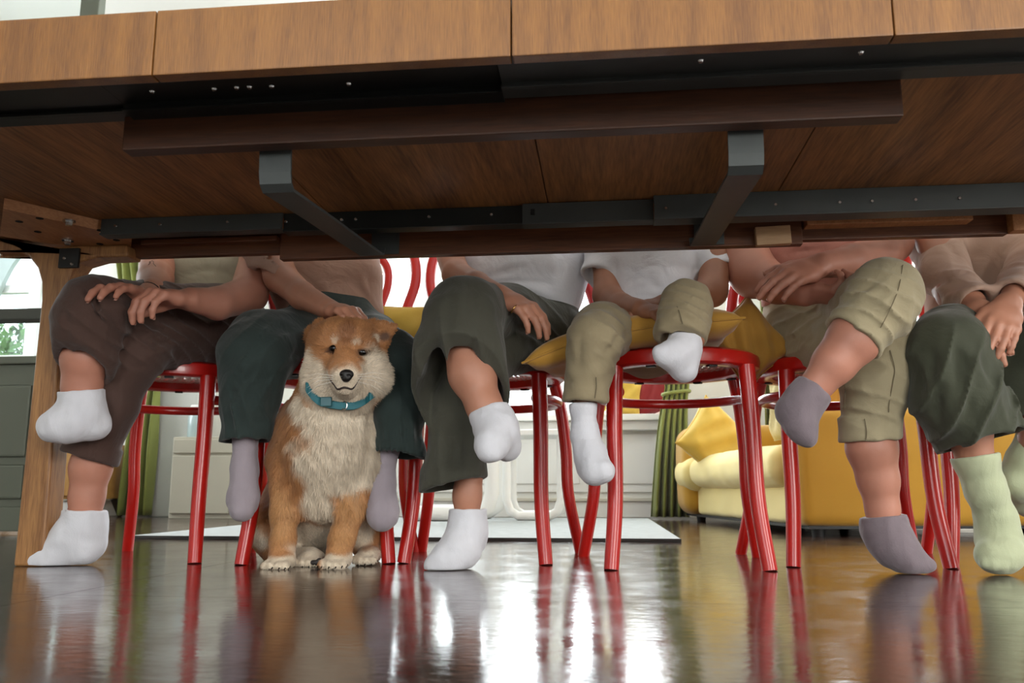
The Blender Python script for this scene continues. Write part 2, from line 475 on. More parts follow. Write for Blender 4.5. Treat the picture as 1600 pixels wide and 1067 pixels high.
M_hole = mat('hole_black', '060504', 0.9, 0.0, 5)
M_glass = glass_mat()

# ------------------------------------------------------------------ the room
def floor_mat():
    m, nt, b = nodes('polished_floor')
    tc = nt.nodes.new('ShaderNodeTexCoord')
    n1 = nt.nodes.new('ShaderNodeTexNoise'); n1.inputs['Scale'].default_value = 2.2; n1.inputs['Detail'].default_value = 8; n1.inputs['Roughness'].default_value = 0.6
    ln(nt, tc, 'Object', n1, 'Vector')
    rp = nt.nodes.new('ShaderNodeValToRGB'); e = rp.color_ramp.elements
    e[0].position = 0.3; e[0].color = srgb('2c1d16'); e[1].position = 0.7; e[1].color = srgb('45302a')
    ln(nt, n1, 'Fac', rp, 'Fac'); ln(nt, rp, 'Color', b, 'Base Color')
    # wear: scuffs raise the roughness, fine ripples bend the reflections
    n2 = nt.nodes.new('ShaderNodeTexNoise'); n2.inputs['Scale'].default_value = 9; n2.inputs['Detail'].default_value = 10; n2.inputs['Roughness'].default_value = 0.7
    ln(nt, tc, 'Object', n2, 'Vector')
    mr = nt.nodes.new('ShaderNodeMapRange'); mr.inputs['From Min'].default_value = 0.35; mr.inputs['From Max'].default_value = 0.75
    mr.inputs['To Min'].default_value = 0.09; mr.inputs['To Max'].default_value = 0.25
    ln(nt, n2, 'Fac', mr, 'Value'); ln(nt, mr, 'Result', b, 'Roughness')
    n3 = nt.nodes.new('ShaderNodeTexNoise'); n3.inputs['Scale'].default_value = 42; n3.inputs['Detail'].default_value = 4
    mp = nt.nodes.new('ShaderNodeMapping'); mp.inputs['Scale'].default_value = (1, 1.6, 1); ln(nt, tc, 'Object', mp, 'Vector'); ln(nt, mp, 'Vector', n3, 'Vector')
    bp = nt.nodes.new('ShaderNodeBump'); bp.inputs['Strength'].default_value = 0.22; bp.inputs['Distance'].default_value = 0.002
    ln(nt, n3, 'Fac', bp, 'Height'); ln(nt, bp, 'Normal', b, 'Normal')
    b.inputs['Specular IOR Level'].default_value = 0.55
    b.inputs['Coat Weight'].default_value = 0.22; b.inputs['Coat Roughness'].default_value = 0.10
    return m
M_floor = floor_mat()
XL, XR, YB, YF, ZC = -4.6, 3.2, 5.3, -3.0, 3.35
fl = MB().box(XL - .2, XR + .2, YF - .2, YB + .3, -0.12, -0.018).build('floor', M_black, kind='structure')
ys = [YF - .2, -1.2, 0.05, 1.30, 2.55, 3.8, YB + .3]; xs = [XL - .2, -2.6, -0.85, 1.15, XR + .2]
for iy in range(len(ys) - 1):
    for ix in range(len(xs) - 1):
        g = 0.0006
        MB().box(xs[ix] + g, xs[ix + 1] - g, ys[iy] + g, ys[iy + 1] - g, -0.018, 0.0).build('floor_board', M_floor, fl)
def wall_y(name, y0, y1, x0, x1, z1, ops, m, **k):
    b = MB(); x = x0
    for a, c, lo, hi in sorted(ops):
        if a > x: b.box(x, a, y0, y1, 0, z1)
        if lo > 0: b.box(a, c, y0, y1, 0, lo)
        if hi < z1: b.box(a, c, y0, y1, hi, z1)
        x = c
    if x < x1: b.box(x, x1, y0, y1, 0, z1)
    return b.build(name, m, kind='structure', **k)
OPEN = [(-4.35, -3.47, 0.5, 2.75), (-1.72, 0.36, 0.61, 2.95), (1.25, 2.35, 0.75, 2.95)]
wall_y('wall_back', YB, YB + .28, XL, XR, ZC, OPEN, M_wall)
wall_y('wall_front', YF - .2, YF, XL, XR, ZC, [(-2.4, 0.2, 0.4, 2.7), (1.0, 3.0, 0.3, 2.7)], M_wall)
def wall_x(name, x0, x1, ops):
    b = MB(); y = YF - .2
    for a, c, lo, hi in ops:
        b.box(x0, x1, y, a, 0, ZC)
        if lo > 0: b.box(x0, x1, a, c, 0, lo)
        b.box(x0, x1, a, c, hi, ZC); y = c
    b.box(x0, x1, y, YB + .28, 0, ZC); b.build(name, M_wall, kind='structure')
wall_x('wall_left', XL - .2, XL, [(3.45, 4.75, .6, 2.6)])
wall_x('wall_right', XR, XR + .2, [(-.45, .75, 0.02, 2.2), (2.7, 4.5, .6, 2.6)])
MB().box(XL - .2, XR + .2, YF - .2, YB + .28, ZC, ZC + .15).build('ceiling', M_ceil, kind='structure')
# stepped cornice along the back wall
cb = MB()
for d, z in ((.05, .22), (.10, .15), (.17, .08)): cb.box(XL, XR, YB - d, YB - .0005, ZC - z, ZC - z + .07, 0.012)
cb.build('trim_1', M_white, kind='structure')
MB().box(XL, XR, YB - .02, YB - .0005, 0, 0.095, 0.004).build('baseboard_back', M_white, kind='structure')
MB().box(XL, XR, YB - .032, YB - .0005, 0.095, 0.115, 0.004).build('trim_2', mat('trim_beige', 'd2cdbf', 0.5, 0.03), kind='structure')
def window(name, x0, x1, z0, z1, cols, rows, y=YB + .10, fw=0.055, m=None, mw=.045):
    m = m or M_white
    b = MB()
    b.box(x0, x0 + fw, y, y + .07, z0, z1, .006); b.box(x1 - fw, x1, y, y + .07, z0, z1, .006)
    b.box(x0 + fw, x1 - fw, y, y + .07, z0, z0 + fw, .006); b.box(x0 + fw, x1 - fw, y, y + .07, z1 - fw, z1, .006)
    w = b.build(name, m, kind='structure')
    xx = [x0 + fw] + list(cols) + [x1 - fw]; zz = [z0 + fw] + list(rows) + [z1 - fw]
    for c in cols: MB().box(c - mw, c + mw, y - .01, y + .075, z0 + fw, z1 - fw, .006).build('mullion', m, w)
    for r in rows: MB().box(x0 + fw, x1 - fw, y + .005, y + .065, r - .03, r + .03, .006).build('transom', m, w)
    for i in range(len(xx) - 1):
        for j in range(len(zz) - 1):
            MB().box(xx[i] + .002, xx[i + 1] - .002, y + .032, y + .036, zz[j] + .002, zz[j + 1] - .002).build('pane', M_glass, w)
    return w
window('window_1', -4.35, -3.47, 0.5, 2.75, [-3.91], [1.05, 1.55])
window('window_2', -1.72, 0.36, 0.61, 2.95, [-1.13, -0.36], [1.62], mw=.09)
window('window_3', 1.25, 2.35, 0.75, 2.95, [1.80], [1.60])
window('window_4', -2.4, 0.2, 0.4, 2.7, [-1.1], [1.6], y=YF - .12)
window('window_5', 1.0, 3.0, 0.3, 2.7, [2.0], [1.6], y=YF - .12)
def side_window(name, x, a, c, lo, hi):
    b = MB().box(x, x + .06, a, a + .06, lo, hi, .006).box(x, x + .06, c - .06, c, lo, hi, .006).box(x, x + .06, a + .06, c - .06, lo, lo + .06, .006).box(x, x + .06, a + .06, c - .06, hi - .06, hi, .006)
    w = b.build(name, M_white, kind='structure'); m_ = (a + c) / 2
    MB().box(x, x + .06, m_ - .03, m_ + .03, lo + .06, hi - .06, .006).build('mullion', M_white, w)
    for p_, q_ in ((a + .062, m_ - .032), (m_ + .032, c - .062)): MB().box(x + .028, x + .032, p_, q_, lo + .062, hi - .062).build('pane', M_glass, w)
side_window('added_window_left', XL - .13, 3.45, 4.75, .6, 2.6)  # unseen window, added to hold the left fill lamp
side_window('added_window_right', XR + .07, 2.7, 4.5, .6, 2.6)  # unseen window, added to hold the right fill lamp
side_window('added_door_right', XR + .07, -.45, .75, .02, 2.2)  # unseen glazed door, added around the low side lamp
# bay: sill board and white panelling below it
MB().box(-1.80, 0.44, YB - .16, YB + .10, 0.575, 0.612, .006).box(-1.76, 0.40, YB - .10, YB - .0005, 0.52, 0.575, .006).build('trim_3', M_white, kind='structure')
pb = MB()
for a, c in ((-1.70, -1.22), (-1.16, -0.66), (-0.60, -0.10), (-0.04, 0.38)):
    pb.box(a, c, YB - .012, YB - .0005, 0.15, 0.50, .004); pb.box(a + .05, c - .05, YB - .02, YB - .012, 0.20, 0.45, .004)
pb.build('trim_4', M_white, kind='structure')
# pale pier left of the bay
MB().box(-2.80, -2.52, YB - .22, YB - .0005, 0, ZC - .2, .01).build('trim_5', mat('pier_grey', 'c9c9c4', 0.75, 0.03), kind='structure')
# plug socket low on the pier
so = empty('wall_socket', (-2.815, YB - .12, 0.28), label='small socket with a black plug low on the pale pier beside the left curtain', cat='socket')
MB().box(-.012, .0145, -.04, .04, -.04, .04, .006).build('face_plate', M_white, so)
MB().box(-.045, -.012, -.016, .016, -.016, .016, .005).build('plug', M_black, so)

# glazed partition with a panelled foot on the far left, its end post behind the table leg
M_door = mat('door_greygreen', '5a5e52', 0.6, 0.05, 3)
M_dark = mat('door_dark_bar', '34362f', 0.6, 0.05, 3)  # darker tone of the rail between the panes
d1 = MB().box(-4.55, -2.02, 3.0, 3.05, 0.012, 0.10, .004).box(-2.10, -2.02, 3.0, 3.05, 0.10, 2.4, .006).box(-3.25, -3.15, 3.0, 3.05, 0.10, 2.4, .006).box(-4.55, -2.02, 3.0, 3.05, 2.30, 2.4, .004).build('door_1', M_door, kind='structure')
for a, c in ((-3.15, -2.10), (-4.55, -3.25)):
    MB().box(a, c, 3.008, 3.042, 0.10, 0.635, .003).build('panel', M_door, d1)
    for z0, z1 in ((0.285, 0.555), (0.13, 0.255)):
        MB().box(a + .06, c - .05, 2.998, 3.008, z0, z1, .008).build('panel_field', M_door, d1)
    MB().box(a, c, 2.99, 3.055, 0.635, 0.665, .006).build('rail', M_door, d1)
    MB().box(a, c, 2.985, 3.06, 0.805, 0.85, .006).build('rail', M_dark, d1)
    MB().box(a, c, 3.02, 3.026, 0.665, 0.805).build('pane', M_glass, d1)
    MB().box(a, c, 3.02, 3.026, 0.85, 2.30).build('pane', M_glass, d1)
# pale arched filling in the upper corner of the far left window
A_, B_ = T(-6, 478, YB + .09), T(60, 374, YB + .09)
c_ = curve_pts([(A_[0], A_[2]), (A_[0] * .58 + B_[0] * .42, A_[2] * .42 + B_[2] * .58), (B_[0], B_[2])], 14)
MB().prism([(-4.349, 2.749), (-4.349, A_[2])] + [tuple(q) for q in c_] + [(B_[0] + .1, 2.749)], 'y', YB + .05, YB + .09).build('trim_6', mat('pale_blue_trim', 'c4d2d2', 0.6, .02), kind='structure')

# garden beyond the left window
gm = mat('garden_grass', '5d7a3a', 0.9, 0.3, 3)
MB().box(-9, 6, 5.7, 14, -0.3, -0.05).build('lawn', gm, kind='structure')
def bush(x, y, h, w, seed, label):
    rg = np.random.RandomState(seed); o = empty('garden_shrub', (x, y, -.05), label=label, cat='shrub', group='shrubs beyond the left window')
    MB().tube([(0, 0, 0), (0.02, 0, h * .6)], [.03, .015], 8).build('stem', mat('bark', '5a4632', .9), o)
    N = 4500; d = rg.randn(N, 3); d /= np.linalg.norm(d, axis=1)[:, None]; r = rg.rand(N) ** .4
    P = d * r[:, None] * np.array([w, w, h * .5]) + np.array([0, 0, h * .52])
    a = rg.randn(N, 3); a /= np.linalg.norm(a, axis=1)[:, None]; b = np.cross(a, d); b /= np.linalg.norm(b, axis=1)[:, None] + 1e-9
    L = .06
    V = np.stack([P - a * L, P + b * L * .45, P + a * L, P - b * L * .45], 1).reshape(-1, 3)
    link('leaves', mesh_np('leaves', V, np.arange(4 * N).reshape(-1, 4), False), mat('leaf_green', '466e30', .6, .4, 12), o, kind='stuff')
bush(-5.75, 7.6, 1.8, .9, 1, 'leafy garden shrub left of the other beyond the far left window')
bush(-4.4, 9.3, 2.1, 1.0, 2, 'leafy garden shrub right of the other beyond the far left window')

# ------------------------------------------------------------------ dining table (top level empty, parts as children)
tb = empty('dining_table', label='oak extending dining table seen from below with steel runners', cat='table')
XS = [-1.45, -0.567, -0.104, 0.347, 1.25]
Y0, Y1, ZU, ZT = 0.963, 1.86, 0.735, 0.775
for i in range(4):
    g = 0.0009
    a, c = XS[i] + g, XS[i + 1] - g
    top = MB().box(a, c, Y0 + .022, Y1, ZU, ZT, .0015)
    top.build('table_leaf', M_under, tb)
    MB().box(a, c, Y0, Y0 + .0215, 0.685, ZT, .0018).build('front_edge', M_oak, tb)
def screw(x, y, z, n='y', r=.0042, parent=None):
    b = MB()
    if n == 'y': b.cyl((x, y, z), (x, y - .0022, z), r, r * .7, 10)
    else: b.cyl((x, y, z), (x, y, z - .0022), r, r * .7, 10)
    return b.build('screw', M_chrome, parent, smooth=True)
def channel(name, x0, x1, y, zt, h, d, m, lip=True):
    """steel runner: a web facing the room with folded flanges"""
    b = MB().box(x0, x1, y, y + .003, zt - h, zt, .0006).box(x0, x1, y + .003, y + d, zt - .003, zt, .0006).box(x0, x1, y + .003, y + d, zt - h, zt - h + .003, .0006)
    if lip: b.box(x0, x1, y - .004, y, zt - h, zt - h + .004, .0008)
    return b.build(name, m, tb)
# near runner, behind the front edge
r1 = channel('steel_runner', -1.35, -0.70, 1.135, ZU - .0005, .014, .03, M_dsteel)
r2 = channel('steel_runner', -0.70, -0.133, 1.12, ZU - .0005, .020, .03, M_dsteel)
r3 = channel('steel_runner', -0.133, 1.15, 1.105, ZU - .0005, .0215, .03, M_steel)
# broad flat flanges of the near runner, right behind the front edge
for r_, x0, x1, y1, zb, m_ in ((r1, -1.35, -0.70, 1.139, .7275, M_dsteel), (r2, -0.70, -0.133, 1.124, .7265, M_dsteel), (r3, -0.133, 1.15, 1.109, .722, M_steel)):
    MB().box(x0 + .0005, x1 - .0005, Y0 + .026, y1, zb, ZU - .0005, .001).build('runner_flange', m_, r_)
for u, v in ((238, 143), (335, 139), (370, 137), (390, 136), (425, 135), (545, 131)):
    q = TZ(u, v, .7265); screw(q[0], q[1], .7265, 'z', parent=r2)
for u, v in ((1095, 95), (1345, 82)):
    q = TZ(u, v, .722); screw(q[0], q[1], .722, 'z', parent=r3)
# near beam hanging below the leaves
MB().box(-0.716, 0.418, 1.150, 1.178, 0.667, ZU - .0005, .0025).build('cross_beam', M_beam, tb)
# far runners
q1 = channel('steel_runner', -1.063, -0.66, 1.655, ZU - .0005, .036, .03, M_steel)
q2 = channel('steel_runner', -0.66, -0.155, 1.662, ZU - .0005, .040, .03, M_dsteel)
q3 = channel('steel_runner', -0.155, 0.107, 1.648, ZU - .002, .044, .03, M_steel)
q4 = channel('steel_runner', 0.107, 1.18, 1.630, ZU - .0005, .050, .04, M_steel)
for x in (-1.03, -0.93, -0.78): screw(x, 1.655, ZU - .017, 'y', .004, q1)
for x in (-0.655, -0.55, -0.535, -0.505, -0.35, -0.22): screw(x, 1.662, ZU - .018, 'y', .004, q2)
for x in (0.13, 0.34, 0.46, 0.52, 0.6, 0.68): screw(x, 1.630, ZU - .028, 'y', .004, q4)
MB().box(-0.138, -0.130, 1.6465, 1.648, ZU - .026, ZU - .014).build('slot', M_hole, q3)
for i in range(26):
    MB().box(-0.60 + i * .017, -0.594 + i * .017, 1.6605, 1.662, ZU - .039, ZU - .036).build('slot', M_hole, q2)
# far apron: three lengths of different depth
MB().box(-1.09, -0.716, 1.80, 1.822, 0.690, ZU - .0005, .002).build('apron_board', M_apron, tb)
MB().box(-0.716, 0.425, 1.788, 1.812, 0.672, ZU - .0005, .002).build('apron_board', M_apron, tb)
MB().box(0.425, 0.84, 1.80, 1.822, 0.684, ZU - .0005, .002).build('apron_board', M_apron, tb)
MB().box(0.84, 1.15, 1.775, 1.805, 0.684, ZU - .0005, .002).build('apron_board', M_block, tb)
MB().box(-1.04, -0.72, 1.775, 1.80, 0.712, 0.724, .002).build('batten', M_apron, tb)
rb = MB().box(0.43, 0.76, 1.765, 1.80, 0.706, 0.730, .002).build('batten', M_block, tb)
for x in (0.47, 0.50, 0.58, 0.66, 0.74): MB().cyl((x, 1.7655, 0.718), (x, 1.764, 0.718), .004, seg=10).build('screw_hole', M_hole, rb)
p = T(1208, 368, 1.775)
MB().box(p[0] - .036, p[0] + .036, 1.770, 1.788, p[2] - .02, p[2] + .02, .002, Matrix.Translation(p) @ Matrix.Rotation(math.radians(-2), 4, 'Y') @ Matrix.Translation(-Vector(p))).build('stop_block', wood('pale_offcut', 'a5805c', 'bf9a74', (0.6, 8, 8), 4), tb, label='small pale offcut of wood')
# two cranked steel straps from the near beam to the apron
for x in (-0.492, 0.212):
    w = .025; t = .0025
    path = [(1.19, 0.725), (1.196, 0.640), (1.200, 0.624), (1.212, 0.616), (1.40, 0.634), (1.60, 0.651), (1.745, 0.664), (1.757, 0.668), (1.765, 0.684)]
    b = MB()
    up = [Vector((0, y, z)) for y, z in path]; L = []
    for i in range(len(up)):
        d = (up[min(i + 1, len(up) - 1)] - up[max(i - 1, 0)]).normalized(); nn = Vector((0, -d.z, d.y)) * t
        L.append((up[i] + nn, up[i] - nn))
    rings = [[b.bm.verts.new((x + sx * w, q.y, q.z)) for sx, q in ((-1, A), (1, A), (1, B), (-1, B))] for A, B in L]
    for A, B in zip(rings, rings[1:]):
        for k in range(4): b.bm.faces.new((A[k], A[(k + 1) % 4], B[(k + 1) % 4], B[k]))
    b.bm.faces.new(rings[0]); b.bm.faces.new(rings[-1][::-1])
    st = b.build('steel_strap', M_steel, tb)
    MB().box(x - .012, x + .05, 1.782, 1.7878, 0.675, 0.728, .001).build('strap_plate', M_steel, st)
# corner block with drilled holes and two bolts, leg with its curved shoulders
quad = [TZ(5, 326, .712), TZ(205, 371, .712), TZ(205, 400, .712), TZ(0, 369, .712)]
cbk = MB().prism([(q[0], q[1]) for q in quad], 'z', .712, ZU - .0005).build('corner_block', M_block, tb)
for u, v in ((30, 346), (62, 341), (59, 362), (157, 360), (182, 375), (156, 381)):
    q = TZ(u, v, .712); MB().cyl((q[0], q[1], .7125), (q[0], q[1], .7113), .0075, seg=14).build('drilled_hole', M_hole, cbk)
for u, v in ((108, 346), (106, 376)):
    q = TZ(u, v, .710)
    bo = MB().cyl((q[0], q[1], .712), (q[0], q[1], .709), .0125, seg=24).build('washer', M_chrome, cbk, smooth=True)
    MB().cyl((q[0], q[1], .709), (q[0], q[1], .701), .0075, .007, 6).build('bolt', M_chrome, cbk)
Yl0, Yl1 = 1.765, 1.825
prof = []
lb, lt = T(22, 884, Yl0), T(62, 470, Yl0)
rbm, rt = T(78, 884, Yl0), T(104, 470, Yl0)
wl = 0.0
pl = [(T(*q, Yl0)[0], T(*q, Yl0)[2]) for q in ((20, 886), (64, 470), (64, 440), (58, 418), (44, 400), (22, 388), (-20, 374), (-20, 350))]
prr = [(T(*q, Yl0)[0], T(*q, Yl0)[2]) for q in ((200, 352), (200, 400), (150, 402), (122, 410), (112, 424), (104, 445), (98, 470), (66, 886))]
pl[0] = (pl[0][0], 0.0); prr[-1] = (prr[-1][0], 0.0)
pl[-1] = (pl[-1][0], .7115); prr[0] = (prr[0][0], .7115)
lg = MB(); lg.prism(pl + prr, 'y', Yl0, Yl1)
lgo = lg.build('table_leg', M_leg, tb)
md = lgo.modifiers.new('bevel', 'BEVEL'); md.width = .006; md.segments = 3; md.limit_method = 'ANGLE'; md.angle_limit = math.radians(50)
p = T(107, 402, 1.757)
bp_ = MB().box(p[0] - .024, p[0] + .024, 1.757, 1.765, p[2] - .024, p[2] + .022, .0015).build('steel_bracket', M_black, tb, label='black steel bracket')
for dx, dz in ((-.01, -.002), (.009, -.016)): screw(p[0] + dx, 1.757, p[2] + dz, 'y', .004, bp_)
# the three legs out of view keep the table standing
for x, y in ((1.13, 1.765), (-1.25, 1.02), (1.13, 1.02)):
    MB().prism([(x, 0), (x + .07, 0), (x + .085, .69), (x - .015, .69)], 'y', y, y + .06).build('table_leg', M_leg, tb)
    MB().box(x - .05, x + .12, y - .03, y + .09, .69, ZU - .0005, .003).build('corner_block', M_block, tb)

# ------------------------------------------------------------------ bentwood chairs
def make_chair():
    root = empty('bentwood_chair')
    R0 = .193
    ringp = [(R0 - .045, .452), (R0 - .04, .458), (R0 - .012, .462), (R0 - .002, .456), (R0, .446), (R0 - .002, .430), (R0 - .008, .425), (R0 - .036, .425), (R0 - .044, .430), (R0 - .045, .452)]
    MB().lathe(ringp, 64).build('seat_ring', M_red, root, smooth=True)
    # woven cane: strips over and under in two directions
    V, Q = [], []; rr = R0 - .038; N = 26
    for ax in range(2):
        for i in range(N):
            c = -rr + (i + .5) * 2 * rr / N; h = math.sqrt(max(1e-6, rr * rr - c * c)); w = rr / N * .62; m = 14; o = len(V)
            for j in range(m + 1):
                t = -h + 2 * h * j / m; z = .446 + (.0009 if (i + j + ax) % 2 else -.0009)
                for s_ in (-w, w): V.append((t, c + s_, z) if ax == 0 else (c + s_, t, z))
            for j in range(m): Q.append((o + 2 * j, o + 2 * j + 1, o + 2 * j + 3, o + 2 * j + 2))
    link('cane_weave', mesh_np('cane_weave', V, Q), mat('cane', 'c9a79a', .5, .15, 40), root, kind='stuff')
    for s_ in (-1, 1):
        pts = curve_pts([(s_ * .142, -.118, .428), (s_ * .146, -.128, .30), (s_ * .148, -.140, .14), (s_ * .160, -.166, .0)], 18)
        MB().tube(pts, np.linspace(.0185, .0155, len(pts)), 20).build('front_leg', M_red, root, smooth=True)
    # back hoop and rear legs are one bent rod each side: legs below the seat, hoop above
    for s_ in (-1, 1):
        pts = curve_pts([(s_ * .158, .118, .43), (s_ * .172, .135, .36), (s_ * .182, .150, .26), (s_ * .186, .166, .15), (s_ * .213, .205, .0)], 24)
        MB().tube(pts, np.linspace(.016, .0145, len(pts)), 18).build('rear_leg', M_red, root, smooth=True)
    hp = [(.158, .118, .43), (.160, .150, .53), (.176, .185, .64), (.203, .215, .745), (.188, .236, .84), (.12, .252, .90), (0, .258, .918)]
    hoop = curve_pts(hp + [(-x, y, z) for x, y, z in hp[-2::-1]], 72)
    MB().tube(hoop, .0145, 16).build('back_hoop', M_red, root, smooth=True)
    hp = [(.075, .165, .452), (.078, .172, .54), (.10, .190, .64), (.125, .212, .725), (.118, .226, .79), (.07, .238, .835), (0, .242, .846)]
    inner = curve_pts(hp + [(-x, y, z) for x, y, z in hp[-2::-1]], 72)
    MB().tube(inner, .0115, 14).build('inner_hoop', M_red, root, smooth=True)
    # stretcher hoop open to the front
    ring = [(.175 * math.cos(a), .175 * math.sin(a) + .004, .374) for a in np.linspace(math.radians(-42), math.radians(222), 48)]
    MB().tube(ring, .0115, 14).build('stretcher_hoop', M_red, root, smooth=True)
    for a in (.5, 1.1, 2.0, 2.65, 4.3, 5.1):
        M_ = Matrix.Rotation(a, 4, 'Z')
        MB().box(.158, .172, -.010, .010, .4215, .4255, .001, M_).build('seat_clip', M_black, root)
    return root
proto = make_chair()
CH = [(-1.075, 2.045, 0, 'red bentwood chair under the person in brown trousers by the table leg'),
      (-0.673, 2.050, 12, 'red bentwood chair behind the sitting dog'),
      (-0.285, 2.095, -2, 'red bentwood chair under the person in wide olive trousers and white tee'),
      (0.165, 1.990, 2, 'red bentwood chair under the child in khaki trousers, a mustard cushion on it'),
      (0.557, 2.090, 0, 'red bentwood chair under the person in rolled khaki trousers'),
      (0.957, 2.110, -20, 'red bentwood chair farthest from the dog, under the person in pale green socks')]
chairs = []
for i, (x, y, a, lb_) in enumerate(CH):
    o = proto if i == 0 else copy_tree(proto)
    o.location = (x, y, 0); o.rotation_euler = (0, 0, math.radians(a))
    tag(o, lb_, 'chair', 'red bentwood chairs along the table'); chairs.append(o)

# ------------------------------------------------------------------ background furniture
rug = MB().box(-1.61, 0.238, 2.80, 4.85, 0.0005, 0.010, .003).build('rug', mat('rug_grey', 'a4a7a7', .95, .1, 30, bump=.4, bscale=350), label='pale flat rug on the floor behind the chairs', cat='rug')
MB().box(-1.61, 0.238, 2.797, 2.801, 0.0005, 0.0108, .001).build('edge_binding', mat('rug_binding', '3a3a38', .9), rug)

# curtains
def curtain(name, x0, x1, xb0, xb1, y, z0, z1, tie_z, xt, label, n=7, seed=0):
    rg = np.random.RandomState(seed); cols, rows = 90, 60; V = []
    for j in range(rows + 1):
        z = z1 + (z0 - z1) * j / rows
        if z > tie_z:
            t = (z - tie_z) / (z1 - tie_z); s_ = t ** .7
            a, c = xt[0] + (x0 - xt[0]) * s_, xt[1] + (x1 - xt[1]) * s_
        else:
            t = (tie_z - z) / (tie_z - z0); s_ = t ** .6
            a, c = xt[0] + (xb0 - xt[0]) * s_, xt[1] + (xb1 - xt[1]) * s_
        amp = .028 + .012 * abs(z - tie_z)
        for i in range(cols + 1):
            q = i / cols; V.append((a + (c - a) * q, y + amp * math.sin(q * 2 * PI * n + .8 * math.sin(z * 2 + seed)) + .012 * math.sin(q * 31 + z * 5), z))
    Q = [(j * (cols + 1) + i, j * (cols + 1) + i + 1, (j + 1) * (cols + 1) + i + 1, (j + 1) * (cols + 1) + i) for j in range(rows) for i in range(cols)]
    root = empty(name, label=label, cat='curtain', group='olive curtains at the back windows')
    o = link('curtain_cloth', mesh_np('curtain_cloth', V, Q), M_olive, root)
    sm = o.modifiers.new('thick', 'SOLIDIFY'); sm.thickness = .004
    cx, rx = (xt[0] + xt[1]) / 2, (xt[1] - xt[0]) / 2 + .012
    MB().tube([(cx + rx * math.cos(a), y + .055 * math.sin(a), tie_z + .01 * math.cos(a)) for a in np.linspace(0, 2 * PI, 28, endpoint=False)], .011, 10, closed=True).build('tie_back', M_olive, root, smooth=True)
    MB().cyl((x0 - .1, y, z1 + .02), (x1 + .1, y, z1 + .02), .012).build('curtain_rod', M_white, root, smooth=True)
    return root
curtain('curtain', -3.30, -2.98, -2.96, -2.75, 5.02, .012, 2.95, .95, (-2.92, -2.74), 'olive curtain left of the pale pier, behind the wooden cabinet', 4, 1)
curtain('curtain', 0.34, 0.62, 0.26, 0.475, 5.02, .012, 2.95, .72, (0.36, 0.49), 'olive curtain tied back between the window sill and the sofa', 5, 2)
curtain('curtain', 0.93, 1.14, 0.93, 1.12, 5.10, .012, 2.95, 1.2, (0.94, 1.10), 'olive curtain behind the sofa, right of the other two', 3, 3)

# small wooden cabinet on splayed feet at the left
cb_ = empty('wooden_cabinet', (-3.20, 4.95, 0), label='small light wood cabinet on splayed feet by the left curtain', cat='cabinet')
mw = wood('cabinet_oak', 'a5743c', 'c29350', (8, 8, .8), 5)
MB().box(-.36, .22, -.18, .18, .11, .44, .006).build('body', mw, cb_)
for a in (-.33, -.06): MB().box(a, a + .25, -.19, -.1805, .13, .42, .003).build('door', mw, cb_)
for sx in (-1, 1):
    for sy in (-1, 1):
        MB().tube([(-.07 + sx * .25, sy * .13, .11), (-.07 + sx * .28, sy * .16, 0)], [.022, .014], 12).build('leg', mat('leg_brown', '4d3a28', .5), cb_, smooth=True)
# low white cabinet with a jar
wc = empty('low_cabinet', (-2.14, 5.03, 0), label='low pale cabinet right of the pier with a jar on top', cat='cabinet')
mc = mat('cabinet_cream', 'bdb7a6', .55, .04, 3)
MB().box(-.37, .37, -.24, .24, .0, .47, .004).build('body', mc, wc)
for a in (-.36, .005): MB().box(a, a + .355, -.255, -.2405, .03, .36, .004).build('door', mc, wc)
MB().box(-.36, .36, -.255, -.2405, .375, .455, .004).build('drawer', mc, wc)
jr = empty('glass_jar', (-2.44, 4.95, .4705), label='pale blue glass jar with a white lid on the low pale cabinet', cat='jar')
MB().lathe([(0, 0), (.055, 0), (.062, .01), (.062, .12), (.055, .15), (.045, .16), (0, .16)], 28).build('jar_body', mat('jar_blue', 'b3c6c8', .15, .03), jr, smooth=True)
MB().lathe([(0, .16), (.05, .16), (.052, .165), (.052, .195), (.048, .2), (0, .2)], 28).build('lid', M_white, jr, smooth=True)

# two white tables on loop legs by the bay
def loop_table(x0, x1, y0, y1, h, w, label, seat=True):
    o = empty('white_side_table', ((x0 + x1) / 2, (y0 + y1) / 2, 0.0102 if y1 < 4.85 else 0), label=label, cat='table')
    hx, hy = (x1 - x0) / 2, (y1 - y0) / 2
    MB().box(-hx - .02, hx + .02, -hy - .02, hy + .02, h, h + .03, .006).build('top', M_white, o)
    for s_ in (-1, 1):
        y = s_ * (hy - w / 2)
        pts = [(-hx, y, h), (-hx, y, .06 + w), (-hx + .02, y, .02 + w * .6), (-hx + .06, y, w / 2), (0, y, w / 2), (hx - .06, y, w / 2), (hx - .02, y, .02 + w * .6), (hx, y, .06 + w), (hx, y, h)]
        MB().tube(pts, w / 2, 12).build('loop_leg', M_white, o, smooth=True)
    return o
loop_table(-1.00, -0.56, 4.25, 4.70, .72, .075, 'tall white side table on loop legs before the bay window')
loop_table(-0.50, -0.22, 4.40, 4.72, .43, .045, 'low white side table on loop legs, right of the tall one')

